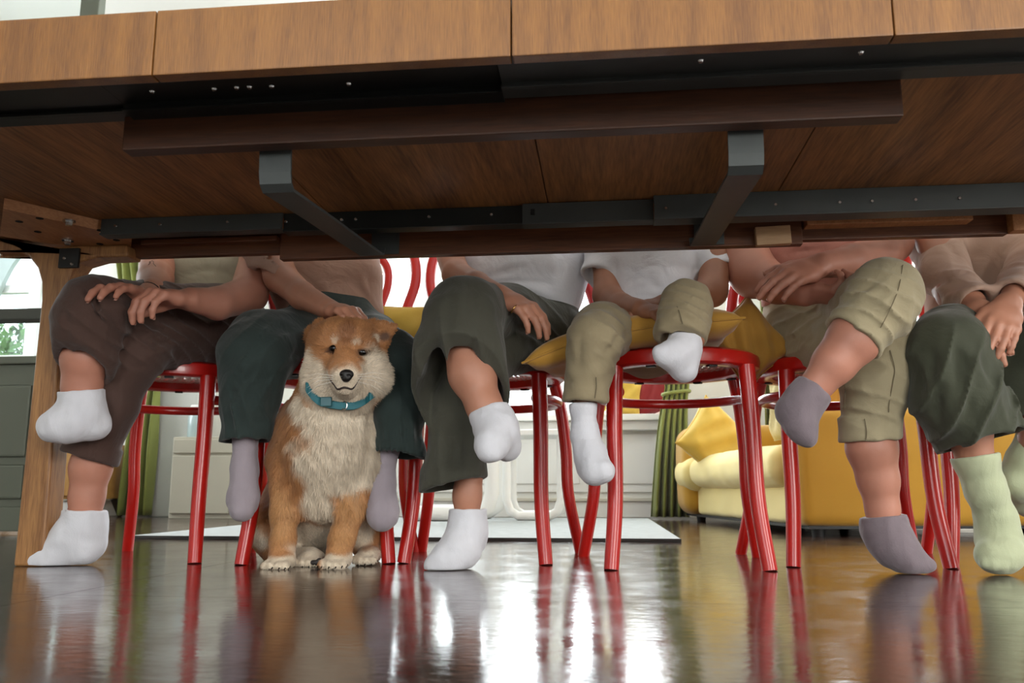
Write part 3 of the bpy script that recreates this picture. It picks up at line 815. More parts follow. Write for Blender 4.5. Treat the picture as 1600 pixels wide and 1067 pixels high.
# ------------------------------------------------------------------ people: helpers
M_skin = mat('skin', 'b07a62', 0.5, 0.10, 14, bump=0.10, bscale=420, sss=0.08)
M_skin2 = mat('skin_tan', '96644b', 0.5, 0.10, 14, bump=0.10, bscale=420, sss=0.08)
M_skin3 = mat('skin_rosy', 'b87e69', 0.5, 0.10, 14, bump=0.10, bscale=420, sss=0.08)
M_nail = mat('nail', 'd9aa98', 0.25, 0.04)
M_eyew = mat('eye_white', 'e6e2dc', 0.2, 0.0); M_iris = mat('eye_iris', '35241a', 0.15, 0.0)
M_lip = mat('lip', 'a8605a', 0.5, 0.05)
def knit(name, col): return mat(name, col, 0.9, 0.06, 30, bump=0.25, bscale=520, sheen=0.25, stretch=(1, 1, .5), wrinkle=.25, wscale=24)
M_swhite = knit('sock_white', 'd5d4da'); M_smauve = knit('sock_mauve', '7b6e74'); M_slilac = knit('sock_lilac', '948990'); M_sgreen = knit('sock_green', 'b4ba98')
def cloth(name, col, var=.10, rough=.85): return mat(name, col, rough, var, 10, bump=0.22, bscale=600, sheen=0.15, wrinkle=.5, wscale=13)
M_brown = cloth('cloth_brown', '452f27'); M_dkgreen = cloth('cloth_dark_green', '1c2a27'); M_olivep = cloth('cloth_olive', '3d3c31')
M_khaki = cloth('cloth_khaki', '938568'); M_khaki2 = cloth('cloth_khaki_light', 'a09476'); M_dkolive = cloth('cloth_dark_olive', '3b3e2e')
M_tgrey = cloth('tee_greige', '9a917c', .05); M_tpink = cloth('tee_dusty_pink', 'a3806f', .05); M_twhite = cloth('tee_white', 'dcdce2', .03)
M_trose = cloth('tee_rose', 'b57a6c', .05); M_sweat = cloth('sweatshirt_beige', 'b0917f', .06)

def along(v, a, axis):
    return np.array(Matrix.Rotation(a, 3, Vector(axis)) @ Vector(v))
def hand(s, wrist, to, n, side=1, scale=1.0, curls=(.5, .5, .4), spread=0.10, thumb=(0.7, .3), pin=(), k=.006):
    """palm, four jointed fingers and a thumb.  to: point the hand aims at, n: direction of the back of the hand, side: thumb side"""
    d = nrm(np.asarray(to) - wrist); n = np.asarray(n, float); n = nrm(n - d * (n @ d)); l = np.cross(d, n) * side
    q = scale; tips = []
    lat = (.029, .010, -.009, -.027); off = (.082, .086, .082, .074); fl = (.072, .080, .074, .058)
    for i in range(4):
        base = wrist + d * .006 * q + l * lat[i] * .45 * q
        kn = wrist + d * off[i] * q + l * lat[i] * q + n * (.003 if i in (1, 2) else 0) * q
        s.tube([base, (base + kn) / 2 - n * .003 * q, kn], [.0145 * q, .0135 * q, .0100 * q], k=.012 * q)
        f = nrm(d + l * lat[i] / .029 * spread * .6); p = kn; c = curls[i] if hasattr(curls[0], '__len__') else curls
        pts = [kn]; r = [.0098, .0088, .0078, .0066]
        if i == 3: r = [x * .86 for x in r]
        ax = np.cross(f, n); tot = 0
        for j, (a, fr) in enumerate(zip(c, (.44, .31, .25))):
            f = along(f, -a, ax); p = p + f * fl[i] * fr * q; pts.append(p)
        nn = np.cross(ax, f); tips.append((pts[-1], f, -nn))
        s.tube(pts, [x * q for x in r], k=k * q, ik=.004 * q)
    # web of the thumb and its three bones
    b0 = wrist + d * .018 * q + l * .016 * q - n * .004 * q
    m = nrm(d * .75 + l * thumb[0] - n * thumb[1]); p1 = b0 + m * .040 * q
    m2 = nrm(d * .95 + l * thumb[0] * .55 - n * thumb[1] * 1.2); p2 = p1 + m2 * .031 * q
    m3 = nrm(d + l * thumb[0] * .25 - n * thumb[1] * 1.3); p3 = p2 + m3 * .025 * q
    s.tube([b0, p1, p2, p3], [.0150 * q, .0125 * q, .0100 * q, .0078 * q], k=.012 * q, ik=.005 * q)
    tips.append((p3, m3, nrm(n + l * .6)))
    return tips
def nails(parts, tips, q):
    for p, f, n in tips:
        f = nrm(f); n = nrm(np.asarray(n) - f * (np.asarray(n) @ f)); w = np.cross(f, n)
        V, Q = [], []
        o = p + n * .0045 * q
        for i in range(5):
            for j in range(5):
                a, b = (i - 2) / 2, (j - 2) / 2
                V.append(o + f * (a * .0062 * q) + w * (b * .0048 * q * (1 - .15 * a * a)) + n * ((.0026 - .0022 * b * b - .0012 * a * a) * q))
        Q = [(i * 5 + j, (i + 1) * 5 + j, (i + 1) * 5 + j + 1, i * 5 + j + 1) for i in range(4) for j in range(4)]
        parts.append((np.array(V), np.array(Q)))

def head_on(s, c, q, root, hairmat, long_hair, skinm):
    """head facing the table (-Y): skull, jaw, nose, brow, lips, ears; eyes and hair as children"""
    c = np.asarray(c)
    P = lambda x, y, z: c + np.array([x, y, z]) * q
    s.ell(P(0, .012, .02), np.array([.074, .094, .100]) * q, .01)
    s.ell(P(0, -.018, -.045), np.array([.058, .066, .070]) * q, .03 * q)
    s.ell(P(0, -.060, -.088), np.array([.024, .020, .018]) * q, .025 * q)
    s.tube([P(0, -.088, .012), P(0, -.104, -.022), P(0, -.106, -.030)], [.008 * q, .0115 * q, .0125 * q], .012 * q)
    for x in (-1, 1):
        s.ell(P(x * .012, -.095, -.031), .0075 * q, .006 * q)
        s.ell(P(x * .031, -.089, .006), np.array([.017, .012, .011]) * q, .010 * q, sub=True)
        s.tube([P(x * .014, -.088, .026), P(x * .046, -.078, .026)], [.006 * q, .005 * q], .010 * q)
        s.tube([P(x * .020, -.083, .0125), P(x * .031, -.0868, .0145), P(x * .043, -.081, .0120)], [.0042 * q, .0052 * q, .0042 * q], .004 * q)
        s.tube([P(x * .021, -.081, -.004), P(x * .031, -.0840, -.0058), P(x * .042, -.079, -.004)], [.0038 * q, .0040 * q, .0038 * q], .005 * q)
        s.ell(P(x * .040, -.066, -.028), np.array([.020, .016, .018]) * q, .020 * q)
        s.ell(P(x * .077, .008, -.008), np.array([.009, .018, .030]) * q, .004 * q)
        s.ell(P(x * .087, .002, -.008), np.array([.007, .010, .018]) * q, .005 * q, sub=True)
        ey = Sdf(.0016); ey.ell(P(x * .031, -.0745, .005), .0120 * q)
        e = link('eye', ey.mesh('eye'), M_eyew, root)
        ir = Sdf(.001); ir.ell(P(x * .031, -.0850, .0025), np.array([.0060, .0026, .0060]) * q); link('iris', ir.mesh('iris'), M_iris, e)
    s.tube([P(-.021, -.082, -.058), P(0, -.092, -.056), P(.021, -.082, -.058)], [.0045 * q, .0065 * q, .0045 * q], .006 * q)
    s.tube([P(-.018, -.082, -.067), P(0, -.091, -.068), P(.018, -.082, -.067)], [.005 * q, .0075 * q, .005 * q], .006 * q)
    h = Sdf(.006 * q)
    h.ell(P(0, .022, .034), np.array([.083, .100, .098]) * q, .01)
    h.ell(P(0, -.075, -.06), np.array([.074, .058, .105]) * q, .012, sub=True)
    if long_hair:
        h.tube([P(-.07, .05, .0), P(-.075, .06, -.10), P(-.07, .05, -.19)], [.03 * q, .035 * q, .02 * q], .03); h.tube([P(.07, .05, .0), P(.075, .06, -.10), P(.07, .05, -.19)], [.03 * q, .035 * q, .02 * q], .03)
        h.tube([P(0, .08, .0), P(0, .10, -.10), P(0, .085, -.20)], [.05 * q, .05 * q, .03 * q], .03)
    else: h.tube([P(-.04, .075, -.03), P(.04, .075, -.03)], [.04 * q, .04 * q], .02)
    h.folds(P(0, .03, 0), .3 * q, (1, .2, .1), .014, .0025, 3)
    link('hair', h.mesh('hair'), hairmat, root)

def leg_cloth(s, spec, hem_n=None, inner=.007, cuff=0.0, cuff_len=.03, k=.02, ik=.03, flat=None, tilt=None):
    """a trouser leg ending in an open hem (optionally with a turned-up cuff)"""
    p, r = chain(spec); d = nrm(p[-1] - p[-2]) if hem_n is None else nrm(hem_n)
    hem = (p[-1], d)
    dd = nrm(p[-1] - p[-2]); ext = p[-1] + dd * .05
    a0 = p[-1] - dd * min(.09, np.linalg.norm(p[-1] - p[-2]) * .9)
    hol = ([a0, p[-1], p[-1] + dd * .08], [r[-1] * .7 - inner, r[-1] - inner, r[-1] - inner])
    s.tube(p + [ext], r + [r[-1]], k=k, ik=ik, cuts=[hem], flat=flat, hol=hol)
    if cuff:
        a = p[-1] - d * cuff_len
        s.tube([a, p[-1] + d * .04], [r[-1] + cuff, r[-1] + cuff], k=.004, cuts=[hem, (a, -d)], flat=flat, hol=hol)
    return lambda: None
def sock(root, spec, m, top_n=None, extra=(), k=.02, ik=.02, toes=None, label=None, h=.003, rumple=.0006, ring=True):
    p, r = chain(spec); s = Sdf(h)
    d = nrm(p[0] - p[1]) if top_n is None else nrm(top_n)
    s.tube([p[0] + d * .02] + p, [r[0]] + r, k=k, ik=ik)
    for e in extra:
        pe, re_ = chain(e); s.tube(pe, re_, k=k, ik=ik)
    if toes is not None:
        for e in toes: pe, re_ = chain([e]) if not isinstance(e, list) else chain(e); s.tube(pe, re_, k=.006)
    s.plane(p[0], d, .002)
    s.tube([p[0] - d * .008, p[0] + d * .03], [r[0] - .0040, r[0] - .0030], k=.002, sub=True)
    if ring: s.folds(p[0] - d * .045, .045, d, .012, .0009, 5, .3)
    s.rumple(rumple, .03, 3)
    s.plane((0, 0, .0012), (0, 0, -1), .002)
    return link('sock', s.mesh('sock'), m, root, label=label)
def person(label, hairmat, skinm, torso, shz, hdz, q, shirtm, pantsm, build, long_hair=False, tflat=1.25, shirt_hem=None, lean=0.02, shw=.165, loose=.0, hw=None):
    """torso: visible stretch of the shirt as (u, v, Y, r) from the waist up; build(ctx) adds limbs"""
    root = empty('person', label=label, cat='person')
    tp, tr = chain(torso)
    root.location = (0, 0, 0)
    chest = np.array([tp[-1][0] + lean * .3, tp[-1][1] + .0, shz - .12 * q]); neck = np.array([chest[0], chest[1] - .005, shz + .03 * q]); hd = np.array([chest[0], chest[1] - .03, hdz])
    L, R = chest + np.array([-shw * q, 0, .10 * q]), chest + np.array([shw * q, 0, .10 * q])
    up = Sdf(.0045)
    up.tube([tp[0], tp[-1], chest, neck], [tr[0] * .86, tr[-1] * .86, .118 * q, .055 * q], k=.03, ik=.05, flat=(1, tflat))
    up.tube([L, R], [.045 * q, .045 * q], k=.05)
    up.tube([neck - np.array([0, 0, .05]), hd], [.055 * q, .052 * q], k=.02)
    head_on(up, hd, q, root, hairmat, long_hair, skinm)
    shirt = Sdf(.0045)
    shirt.tube(list(tp) + [chest, neck - np.array([0, 0, .035 * q])], list(tr) + [.128 * q, .07 * q], k=.03, ik=.06, flat=(1, tflat))
    shirt.tube([L, R], [.056 * q, .056 * q], k=.05)
    ctx = dict(root=root, L=L, R=R, chest=chest, shirt=shirt, pants=Sdf(.004), up=up, skin=[], nail=[], hollow=[], q=q)
    build(ctx)
    if shirt_hem: shirt.plane(*shirt_hem)
    shirt.tube([neck - np.array([0, 0, .02]), neck + np.array([0, 0, .1])], [.062 * q, .066 * q], k=.004, sub=True)
    shirt.rumple(.0022, .11, 5)
    for hfun in ctx['hollow']: hfun()
    for g, key in ((ctx['pants'], 'pl'), (shirt, 'sl')):
        if key in ctx:
            hh = g.h; g.h = .006; V0, _ = g.arrays(0); g.h = hh
            g.lines([(curve_pts([surf_point(V0, u, v, 7) for u, v in pix], 4 * len(pix)), w, a) for pix, w, a in ctx[key]])
    link('shirt', shirt.mesh('shirt'), shirtm, root)
    PV, PQ = ctx['pants'].arrays(2)
    tr_ = link('trousers', mesh_np('trousers', PV, PQ), pantsm, root)
    for pix, rad_, mm in ctx.get('seams', []):
        pts = curve_pts([surf_point(PV, u, v, 6) for u, v in pix], len(pix) * 6); pts = pts - np.array([nrm(p - np.array([0, 0, CAMZ])) for p in pts]) * .0026
        MB().tube(pts, rad_, 6).build('seam', mm, tr_, smooth=True)
    parts = [up.arrays(1)] + [s.arrays(1) for s in ctx['skin']]
    BV = np.concatenate([p[0] for p in parts]); bd = link('body', joined('body', parts), skinm, root)
    for pix, rad_, mm in ctx.get('ink', []):
        pts = curve_pts([surf_point(BV, u, v, 4) for u, v in pix], len(pix) * 6); pts = pts - np.array([nrm(p - np.array([0, 0, CAMZ])) for p in pts]) * .0010
        MB().tube(pts, rad_, 5).build('tattoo', mm, bd, smooth=True, label='thin line tattoo of a flower')
    if 'ring' in ctx:
        u, v, u2, v2 = ctx['ring']; p = surf_point(BV, u, v, 4); ax = nrm(surf_point(BV, u2, v2, 4) - p); e1 = nrm(np.cross(ax, (0, 0, 1))); e2 = np.cross(e1, ax)
        p = p + nrm(p - np.array([0, 0, CAMZ])) * .0085
        MB().tube([p + (e1 * math.cos(a) + e2 * math.sin(a)) * .0102 for a in np.linspace(0, 2 * PI, 28, endpoint=False)], .0012, 8, closed=True).build('finger_ring', mat('gold', 'd9b36a', .25, .0, metal=1.0), root, smooth=True)
    if 'rivet' in ctx:
        p = surf_point(PV, *ctx['rivet']); rs_ = Sdf(.001); rs_.ell(p, .0032); link('rivet', rs_.mesh('rivet'), M_chrome, tr_)
    if ctx['nail']: link('fingernails', joined('fingernails', ctx['nail']), M_nail, root)
    return root
def arm(ctx, spec, side, sleeve=None, handargs=None, sleeve_n=None, sleeve_r=None, h=.003, ik=.012):
    """bare arm from the shoulder through spec to the wrist; sleeve: (u, v, Y, r) chain in cloth with an open end"""
    p, r = chain(spec); sh = ctx[side]; q = ctx['q']
    ctx['up'].tube([sh, p[0]], [.044 * q, r[0]], k=.02, ik=.02)
    s = Sdf(h); s.tube(p, r, k=.01, ik=ik)
    if handargs:
        a = dict(handargs); to = T(*a.pop('to')); tips = hand(s, p[-1], to, scale=a.pop('scale', 1.0) , **a); nails(ctx['nail'], tips, handargs.get('scale', 1.0))
    ctx['skin'].append(s)
    if sleeve:
        ps, rs = chain(sleeve); d = nrm(ps[-1] - ps[-2]) if sleeve_n is None else nrm(sleeve_n)
        ctx['shirt'].tube([sh] + ps + [ps[-1] + d * .02], [.058 * q] + rs + [rs[-1]], k=.02, ik=.02, cuts=[(ps[-1], d)],
                          hol=([ps[-1] - d * .03, ps[-1] + d * .06], [rs[-1] - .006, rs[-1] - .003]))
    return s
def arm_table(ctx, side, x, dx):
    """the other arm rests on the table top, out of the picture"""
    q = ctx['q']; sh = ctx[side]; el = np.array([x, 2.02, .87]); wr = np.array([x + dx, 1.76, .812])
    ctx['up'].tube([sh, el], [.044 * q, .036 * q], k=.02, ik=.02)
    ctx['shirt'].tube([sh, (sh + el) / 2], [.058 * q, .052 * q], k=.02)
    s = Sdf(.0035); s.tube([el, wr], [.036 * q, .023 * q], k=.01)
    hand(s, wr, wr + [dx * .4, -.16, -.006], (0, 0, 1), side=1 if side == 'L' else -1, scale=q, curls=(.12, .15, .1)); ctx['skin'].append(s)
def bare(ctx, spec, h=.0035, k=.01, ik=.02):
    p, r = chain(spec); s = Sdf(h); s.tube(p, r, k=k, ik=ik); ctx['skin'].append(s); return s
H_brown = mat('hair_brown', '3a281c', .5, .3, 40); H_dark = mat('hair_dark', '1e1713', .45, .3, 40); H_fair = mat('hair_fair', '7a5a38', .5, .3, 40)

# ------------------------------------------------------------------ person in brown trousers by the table leg
def b1(c):
    s = c['pants']; r = c['root']; c['rivet'] = (353, 495)
    c['ink'] = [([(231, 413), (235, 410), (233, 408), (237, 406), (240, 408), (239, 411), (243, 414)], .0006, mat('ink', '4a3c3a', .7))]
    c['pl'] = [([(129, 443), (146, 492), (141, 526)], 0.009, -0.0045), ([(195, 492), (192, 541), (172, 590)], 0.01, 0.0045), ([(104, 477), (106, 526)], 0.008, -0.0045), ([(160, 470), (178, 505), (168, 545)], 0.008, -0.0045), ([(219, 521), (263, 505)], 0.006, -0.0045), ([(225, 532), (275, 513)], 0.006, -0.0045), ([(232, 543), (285, 522)], 0.006, -0.0045), ([(273, 492), (341, 521), (370, 541)], 0.009, -0.0045), ([(292, 550), (336, 560)], 0.008, -0.0045), ([(183, 585), (192, 624), (180, 682)], 0.009, 0.0045), ([(168, 609), (170, 672)], 0.008, -0.0045), ([(205, 560), (250, 548), (300, 530)], 0.01, 0.0045), ([(310, 500), (350, 508), (385, 530)], 0.008, 0.0045)]
    c['sl'] = [([(316, 410), (324, 423)], 0.007, -0.0045), ([(285, 430), (330, 420), (375, 432)], 0.01, -0.0045)]
    s.tube(*chain([(330, 505, 2.08, 70), (335, 478, 2.12, 68)]), k=.03, flat=(1, 1.4))
    # supporting leg, then the crossed one over it
    c['hollow'].append(leg_cloth(s, [(378, 516, 2.08, 50), (290, 522, 1.92, 47), (212, 548, 1.77, 42), (172, 635, 1.78, 37), (140, 716, 1.80, 38)], cuff=.008, cuff_len=.038, hem_n=(-.3, -.1, -1)))
    c['hollow'].append(leg_cloth(s, [(355, 495, 2.06, 52), (240, 492, 1.86, 50), (150, 484, 1.68, 51), (140, 505, 1.665, 50), (129, 572, 1.67, 40)], cuff=.008, cuff_len=.036, k=.008, hem_n=(-.15, -.55, -.85)))
    s.folds(T(180, 500, 1.68), .14, (.6, .2, .8), .035, 0.0054, 2); s.folds(T(300, 520, 1.86), .18, (.3, .3, .9), .03, 0.0047, 4)
    s.crease([T(148, 470, 1.62), T(165, 520, 1.62), T(172, 590, 1.64)], .004)
    s.rumple(.0018, .06, 2)
    bare(c, [(140, 500, 1.69, 32), (134, 560, 1.69, 34), (128, 605, 1.70, 27), (128, 640, 1.70, 23)])
    bare(c, [(158, 670, 1.79, 30), (142, 730, 1.805, 29), (136, 775, 1.81, 24), (132, 815, 1.81, 23)])
    sock(r, [(127, 610, 1.70, 30), (128, 638, 1.695, 29), (112, 660, 1.685, 29), (92, 664, 1.675, 25), (79, 668, 1.672, 19)], M_swhite, top_n=(-.05, -.15, 1),
         extra=[[(130, 640, 1.70, 29), (148, 663, 1.715, 25)]], toes=[(74, 660, 1.67, 13), (75, 677, 1.672, 11)])
    sock(r, [(133, 797, 1.81, 29), (130, 820, 1.81, 29), (112, 840, 1.805, 29), (82, 863, 1.80, 22), (58, 876, 1.79, 15), (40, 884, 1.785, 9)], M_swhite, top_n=(0.02, 0, 1),
         extra=[[(136, 825, 1.815, 28), (140, 848, 1.82, 26)], [(130, 860, 1.81, 22), (80, 876, 1.79, 16)]], toes=[(36, 885, 1.787, 8), (52, 879, 1.79, 11)])
    # right-hand arm lies over the lap, its hand on the other wrist
    arm(c, [(246, 410, 2.02, 27), (243, 436, 1.93, 26), (236, 458, 1.82, 21), (222, 464, 1.745, 17)], 'L', sleeve=[(270, 380, 2.06, 36), (262, 395, 2.05, 34)],
        handargs=dict(to=(168, 447, 1.635), n=(-.1, -.4, .9), side=1, curls=(.25, .35, .3), scale=1.0))
    arm(c, [(402, 415, 2.0, 29), (388, 460, 1.92, 29), (340, 474, 1.82, 25), (298, 468, 1.74, 19)], 'R', sleeve=[(425, 370, 2.08, 40), (412, 388, 2.06, 38)],
        handargs=dict(to=(245, 460, 1.675), n=(-.1, -.45, .9), side=1, curls=(.75, .55, .4), scale=1.0, thumb=(.6, .5)))
    br = MB(); p = T(231, 461, 1.79); ax = nrm(T(222, 464, 1.745) - T(236, 458, 1.82)); u_ = nrm(np.cross(ax, (0, 0, 1))); w_ = np.cross(u_, ax)
    br.tube([p + (u_ * math.cos(a) + w_ * math.sin(a)) * .029 for a in np.linspace(0, 2 * PI, 24, endpoint=False)], .0014, 8, closed=True).build('bracelet', M_black, r, smooth=True)
person('person in greige tee and rolled brown trousers, legs crossed, beside the table leg', H_brown, M_skin3, [(325, 478, 2.10, 76), (322, 400, 2.12, 72)], 1.04, 1.26, 1.0, M_tgrey, M_brown, b1, True,
       shirt_hem=(T(330, 446, 2.0), (0.1, .2, -1)), shw=.16)

# ------------------------------------------------------------------ child in dark green trousers behind the dog
def b2(c):
    s = c['pants']; r = c['root']
    c['pl'] = [([(442, 507), (393, 541), (358, 560)], 0.01, -0.0045), ([(440, 530), (400, 560), (370, 600)], 0.009, 0.0045), ([(418, 585), (425, 609), (408, 668)], 0.01, -0.0045), ([(384, 551), (379, 614), (384, 668)], 0.009, 0.0045), ([(470, 546), (427, 590)], 0.009, -0.0045), ([(622, 575), (618, 653), (622, 697)], 0.009, -0.0045), ([(642, 640), (647, 697)], 0.007, 0.0045), ([(632, 600), (634, 690)], 0.006, -0.0045), ([(362, 590), (364, 670)], 0.007, -0.0045)]
    c['sl'] = [([(540, 430), (570, 460), (592, 490)], 0.01, -0.0045), ([(480, 440), (520, 470)], 0.01, -0.0045), ([(560, 420), (578, 470)], 0.009, 0.0045)]
    s.tube(*chain([(520, 515, 2.08, 76), (515, 495, 2.10, 74)]), k=.03, flat=(1, 1.1))
    c['hollow'].append(leg_cloth(s, [(500, 530, 2.06, 58), (410, 542, 1.84, 54), (398, 560, 1.79, 53), (392, 620, 1.79, 43), (384, 690, 1.80, 35)], hem_n=(.05, -.05, -1)))
    c['hollow'].append(leg_cloth(s, [(570, 540, 2.06, 58), (612, 560, 1.86, 42), (621, 580, 1.84, 38), (622, 640, 1.84, 38), (622, 712, 1.85, 38)], hem_n=(-.1, -.1, -1)))
    s.folds(T(420, 560, 1.75), .16, (.7, .1, -.5), .04, .0028, 3); s.folds(T(630, 690, 1.80), .08, (1, .0, .1), .012, 0.0028, 6); s.folds(T(395, 650, 1.75), .09, (1, 0, .2), .03, 0.0047, 7)
    s.rumple(.002, .07, 8)
    sock(r, [(384, 668, 1.805, 20), (382, 735, 1.805, 19), (380, 775, 1.80, 21), (378, 795, 1.785, 20)], M_slilac, extra=[[(380, 780, 1.81, 20), (381, 790, 1.82, 19)]], ring=True)
    sock(r, [(604, 695, 1.855, 19), (597, 760, 1.855, 19), (597, 795, 1.845, 23), (597, 808, 1.835, 22)], M_slilac, extra=[[(600, 800, 1.86, 20), (606, 806, 1.86, 14)]], ring=True)
    bare(c, [(395, 590, 1.80, 22), (384, 680, 1.805, 18)]); bare(c, [(615, 610, 1.85, 22), (604, 705, 1.855, 17)])
    arm(c, [(428, 398, 1.96, 26), (438, 432, 1.92, 25), (472, 462, 1.86, 21), (512, 482, 1.79, 16.5)], 'L', sleeve=[(412, 380, 1.98, 35), (426, 436, 1.92, 32)], sleeve_n=(-.45, -.2, -1),
        handargs=dict(to=(560, 488, 1.735), n=(.1, -.25, 1), side=-1, curls=(.55, .6, .5), scale=.86, spread=.06))
    arm_table(c, 'R', -.46, .02)
person('child in dusty pink tee and dark green trousers stroking the dog', H_fair, M_skin, [(520, 500, 2.10, 80), (506, 420, 2.10, 82)], .93, 1.13, .84, M_tpink, M_dkgreen, b2,
       shirt_hem=(T(520, 505, 2.0), (-.15, .1, -1)))

# ------------------------------------------------------------------ person in wide olive trousers
def b3(c):
    s = c['pants']; r = c['root']
    c['pl'] = [([(761, 453), (776, 526), (788, 585)], 0.012, 0.0045), ([(708, 448), (693, 526), (676, 580)], 0.012, -0.0045), ([(740, 450), (742, 520), (738, 570)], 0.01, -0.0045), ([(786, 502), (824, 511), (863, 540)], 0.009, -0.0045), ([(834, 487), (863, 502), (882, 524)], 0.008, -0.0045), ([(800, 520), (840, 535), (870, 555)], 0.009, 0.0045), ([(693, 662), (698, 721), (683, 738)], 0.009, -0.0045), ([(674, 653), (669, 721)], 0.009, 0.0045), ([(732, 672), (727, 755)], 0.009, -0.0045), ([(745, 660), (748, 750)], 0.008, 0.0045)]
    c['sl'] = [([(764, 447), (787, 441), (842, 442), (867, 445)], 0.006, -0.0045), ([(810, 455), (834, 465), (855, 475)], 0.008, -0.0045), ([(766, 431), (802, 419), (826, 411)], 0.01, -0.0045), ([(867, 405), (864, 432)], 0.01, 0.0045), ([(850, 480), (880, 500), (893, 525)], 0.009, -0.0045), ([(780, 455), (830, 452), (880, 470)], 0.009, 0.0045)]
    s.tube(*chain([(850, 520, 2.08, 60), (845, 505, 2.10, 62)]), k=.03, flat=(1, 1.1))
    s.tube(*chain([(860, 545, 2.06, 40), (780, 540, 1.88, 46), (742, 575, 1.80, 44)]), k=.03, ik=.03)
    c['hollow'].append(leg_cloth(s, [(735, 585, 1.80, 46), (722, 640, 1.80, 47), (708, 758, 1.815, 48)], hem_n=(.25, -.05, -1), k=.02))
    c['hollow'].append(leg_cloth(s, [(860, 520, 2.07, 48), (790, 498, 1.92, 52), (727, 487, 1.72, 52), (722, 505, 1.70, 57), (717, 560, 1.69, 68), (718, 612, 1.70, 72)], hem_n=(.02, -.80, -.75), k=.008, inner=.006))
    s.folds(T(700, 560, 1.64), .12, (1, 0, .15), .07, 0.0078, 3, .25); s.folds(T(690, 720, 1.77), .08, (1, 0, .1), .05, .0035, 5, .2); s.folds(T(820, 520, 1.95), .13, (.4, .3, 1), .035, 0.0047, 5)
    s.rumple(.0014, .08, 3)
    bare(c, [(728, 530, 1.70, 38), (738, 585, 1.685, 35), (757, 635, 1.67, 26), (768, 655, 1.665, 24)])
    bare(c, [(735, 720, 1.82, 24), (730, 775, 1.825, 20), (730, 810, 1.825, 19)])
    sock(r, [(762, 640, 1.668, 27), (770, 655, 1.66, 29), (776, 675, 1.64, 31), (768, 695, 1.60, 24), (764, 703, 1.585, 18)], M_swhite, top_n=(-.35, .1, 1),
         extra=[[(778, 670, 1.66, 28), (792, 698, 1.668, 23)]], toes=[(757, 708, 1.583, 10), (772, 708, 1.583, 12)])
    sock(r, [(731, 795, 1.825, 26), (729, 830, 1.825, 28), (712, 862, 1.80, 27), (690, 878, 1.785, 20), (676, 884, 1.78, 13)], M_swhite, top_n=(0.0, 0, 1),
         extra=[[(734, 830, 1.83, 25), (735, 845, 1.84, 24)], [(728, 865, 1.81, 20), (705, 880, 1.785, 14)]], toes=[(672, 886, 1.775, 8), (686, 887, 1.772, 8)])
    arm(c, [(703, 400, 2.02, 21), (714, 430, 1.94, 22), (745, 444, 1.85, 19), (778, 459, 1.785, 15.5)], 'L', sleeve=[(720, 350, 2.08, 36), (712, 375, 2.06, 33)],
        handargs=dict(to=(842, 492, 1.755), n=(.25, -.5, .9), side=-1, curls=(.4, .35, .3), scale=.95, spread=.08))
    arm_table(c, 'R', -.02, -.12)
    c['ring'] = (803, 483, 812, 489)
person('person in white tee and wide olive trousers, legs crossed, right of the dog', H_dark, M_skin, [(836, 515, 2.10, 58), (818, 440, 2.11, 88), (818, 400, 2.12, 98)], 1.04, 1.26, 1.0, M_twhite, M_olivep, b3, True,
       shirt_hem=(T(840, 512, 2.0), (-.12, .2, -1)), tflat=1.4)

